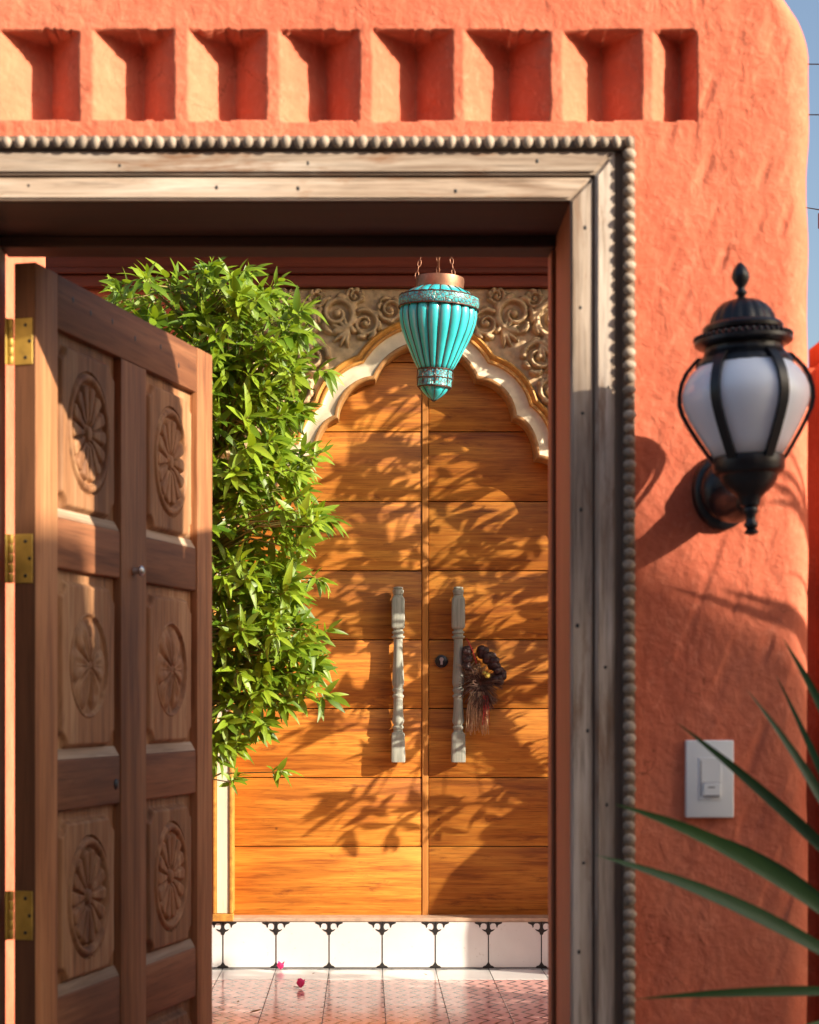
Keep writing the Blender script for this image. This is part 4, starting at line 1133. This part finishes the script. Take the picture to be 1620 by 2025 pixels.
# a second one farther right, throwing striped shadows on the wall end
CB2 = Vector((1.62, 2.30, 1.36)); lv = []
for (px, py, k, w, sag, tw_) in ((1475,905,.33,.010,.05,.2), (1500,945,.30,.014,.05,.1), (1505,990,.36,.016,.06,.3), (1530,870,.28,.008,.05,.1), (1420,1160,.34,.010,.02,.2), (1300,1150,.42,.009,.02,.2), (1480,1210,.33,.009,.03,.2), (1545,1130,.30,.007,.05,.2)):
    p = Vector((wx(px), WALL_Y, wz(py))) + SUN/(-SUN.y)*k
    lv.append((p, w, sag, tw_))
rn = random.Random(9)
for k in range(18):
    a = rn.uniform(-1.1, 1.1); e_ = rn.uniform(-.1, 1.1); ln = rn.uniform(.42, .58)
    lv.append((CB2+Vector((math.cos(a)*math.cos(e_)*ln, math.sin(a)*math.cos(e_)*ln*.55, math.sin(e_)*ln)), .012, .03, .2))
spiky('spiky_plant', 'taller spiky plant standing beyond the wall end on the right', CB2, lv, 1.5)

# blossoms and litter on the patio
def petal(x_px, y_px, s, label, rot):
    d = EYE*F/(y_px-VY); p = Vector(((x_px-VX)*d/F, d, .001))
    T_ = thing('pink_blossom', label, 'blossom', p, 'fallen pink blossoms on the patio tiles')
    for k in range(3):
        a = rot+k*2.09; v = Vector((math.cos(a), math.sin(a), .9+.35*(k % 2)))
        me = leaves_mesh('petal', leaf_template(6, .5, -.35, .85), [leaf_matrix(Vector((0,0,.002)), v, Vector((0,0,1)), s)], M['pink'], k)
        link('petal', me, T_)
    MB().tube([(0,0,.004), (.03*math.cos(rot+1), .03*math.sin(rot+1), .004)], .0016, 5).build('stalk', M['twig'], T_, 180)
petal(555, 1919, .034, 'pink blossom lying against the tiled step riser', .4)
petal(595, 1955, .036, 'pink blossom lying out on the patched pink tiles away from the step', 1.7)
for (x_, y_, s, lab, ang) in ((494, 2005, .045, 'small curled dry leaf on the patio tiles near the gate leaf', .2), (470, 1985, .018, 'tiny dry scrap on the patio tiles behind the curled dry leaf', 1.4), (436, 1996, .015, 'tiny dry scrap nearest the open gate leaf', 2.2), (618, 1928, .014, 'tiny dry scrap on the white border tiles', .9), (845, 1930, .016, 'tiny dry scrap on the border tiles under the right door', 2.6)):
    d = EYE*F/(y_-VY); p = Vector(((x_-VX)*d/F, d, .004))
    me = leaves_mesh('dry_leaf', leaf_template(5, .5, -.2, .4), [leaf_matrix(Vector((0,0,0)), Vector((math.cos(ang), math.sin(ang), .05)), Vector((0,0,1)), s)], M['dry_leaf'])
    tag(link('dry_leaf', me, None, p), lab, 'leaf', 'dry leaf scraps on the patio')
# bougainvillea by the courtyard wall
BO = thing('pink_bougainvillea', 'pink bougainvillea glimpsed in the gap above the gate hinges', 'plant', at(27, 570, 6.4))
rn = random.Random(3); ms = []
for k in range(46):
    p = Vector((rn.uniform(-.02, .015), rn.uniform(-.1, .1), rn.uniform(-.07, .08)))
    ms.append(leaf_matrix(p, Vector((rn.uniform(-1,1), rn.uniform(-1,.2), rn.uniform(-.6,1))), Vector((rn.uniform(-1,1),-.5,1)), .032))
link('bracts', leaves_mesh('bracts', leaf_template(5, .4, .1, .75), ms, M['pink'], 1), BO, kind='stuff')
MB().tube([(-.02,.05,.10), (-.05,.06,.6), (-.12,.1,.9)], .005, 6).build('stem', M['bark'], BO, 180)

# unseen house-shaped blocker, roofline cut to shade the lower part of the gate wall
NB_ = thing('wall_shade_blocker', 'added pale house-shaped block out of view that shades the lower gate wall', 'house', (0, 0, 0))
kk_ = 2.6; HX = 1.85*kk_; HYY = WALL_Y-kk_
nb = MB(); nb.prism([(HX-2.2, -.298), (HX+1.6, -.298), (HX+1.6, 2.288+.75), (HX+.66, 2.288+1.13), (HX+.44, 2.288+1.25), (HX+.34, 2.288+1.42), (HX+.2, 2.288+1.63), (HX-.08, 2.288+1.53), (HX-.25, 2.288+1.43), (HX-2.2, 2.288+1.35)], HYY-3.0, HYY)
nb.build('walls', M['cream'], NB_, 0)
MB().box(HX-1.2, HX-.6, HYY+.0005, HYY+.03, .6, 1.9, .004).build('window', M['grey_print'], NB_, 0)
LH = thing('sky_fill_blocker', 'added brown house-shaped block behind the viewer that cuts sky fill', 'house', (0, 0, 0))  # unseen block added behind the camera to darken the shaded surfaces
MB().box(-8, 1.9, -7.5, -2.4, -.298, 3.5).build('walls', M['pot'], LH, 0)
MB().box(-1.2, -.2, -2.399, -2.37, -.295, 1.8, .004).build('door', M['frame_v'], LH, 30)
for wx_ in (-5.5, -3.2, .6): MB().box(wx_, wx_+.8, -2.399, -2.37, 2.0, 3.0, .004).build('window', M['grey_print'], LH, 30)
# overhead wires beyond the wall end
for i, (y, lab) in enumerate(((118, 'upper thin overhead wire crossing the sky past the wall end'), (218, 'lower thin overhead wire crossing the sky past the wall end'))):
    c = at(1615, y, 14.0); o = MB().tube([(c.x-3, 14, c.z-.02), (c.x+5, 14, c.z-.06), (c.x+12, 14, c.z+.1)], .0045, 6).build('overhead_wire', M['wire'], None, 180)
    tag(o, lab, 'wire', 'overhead wires')
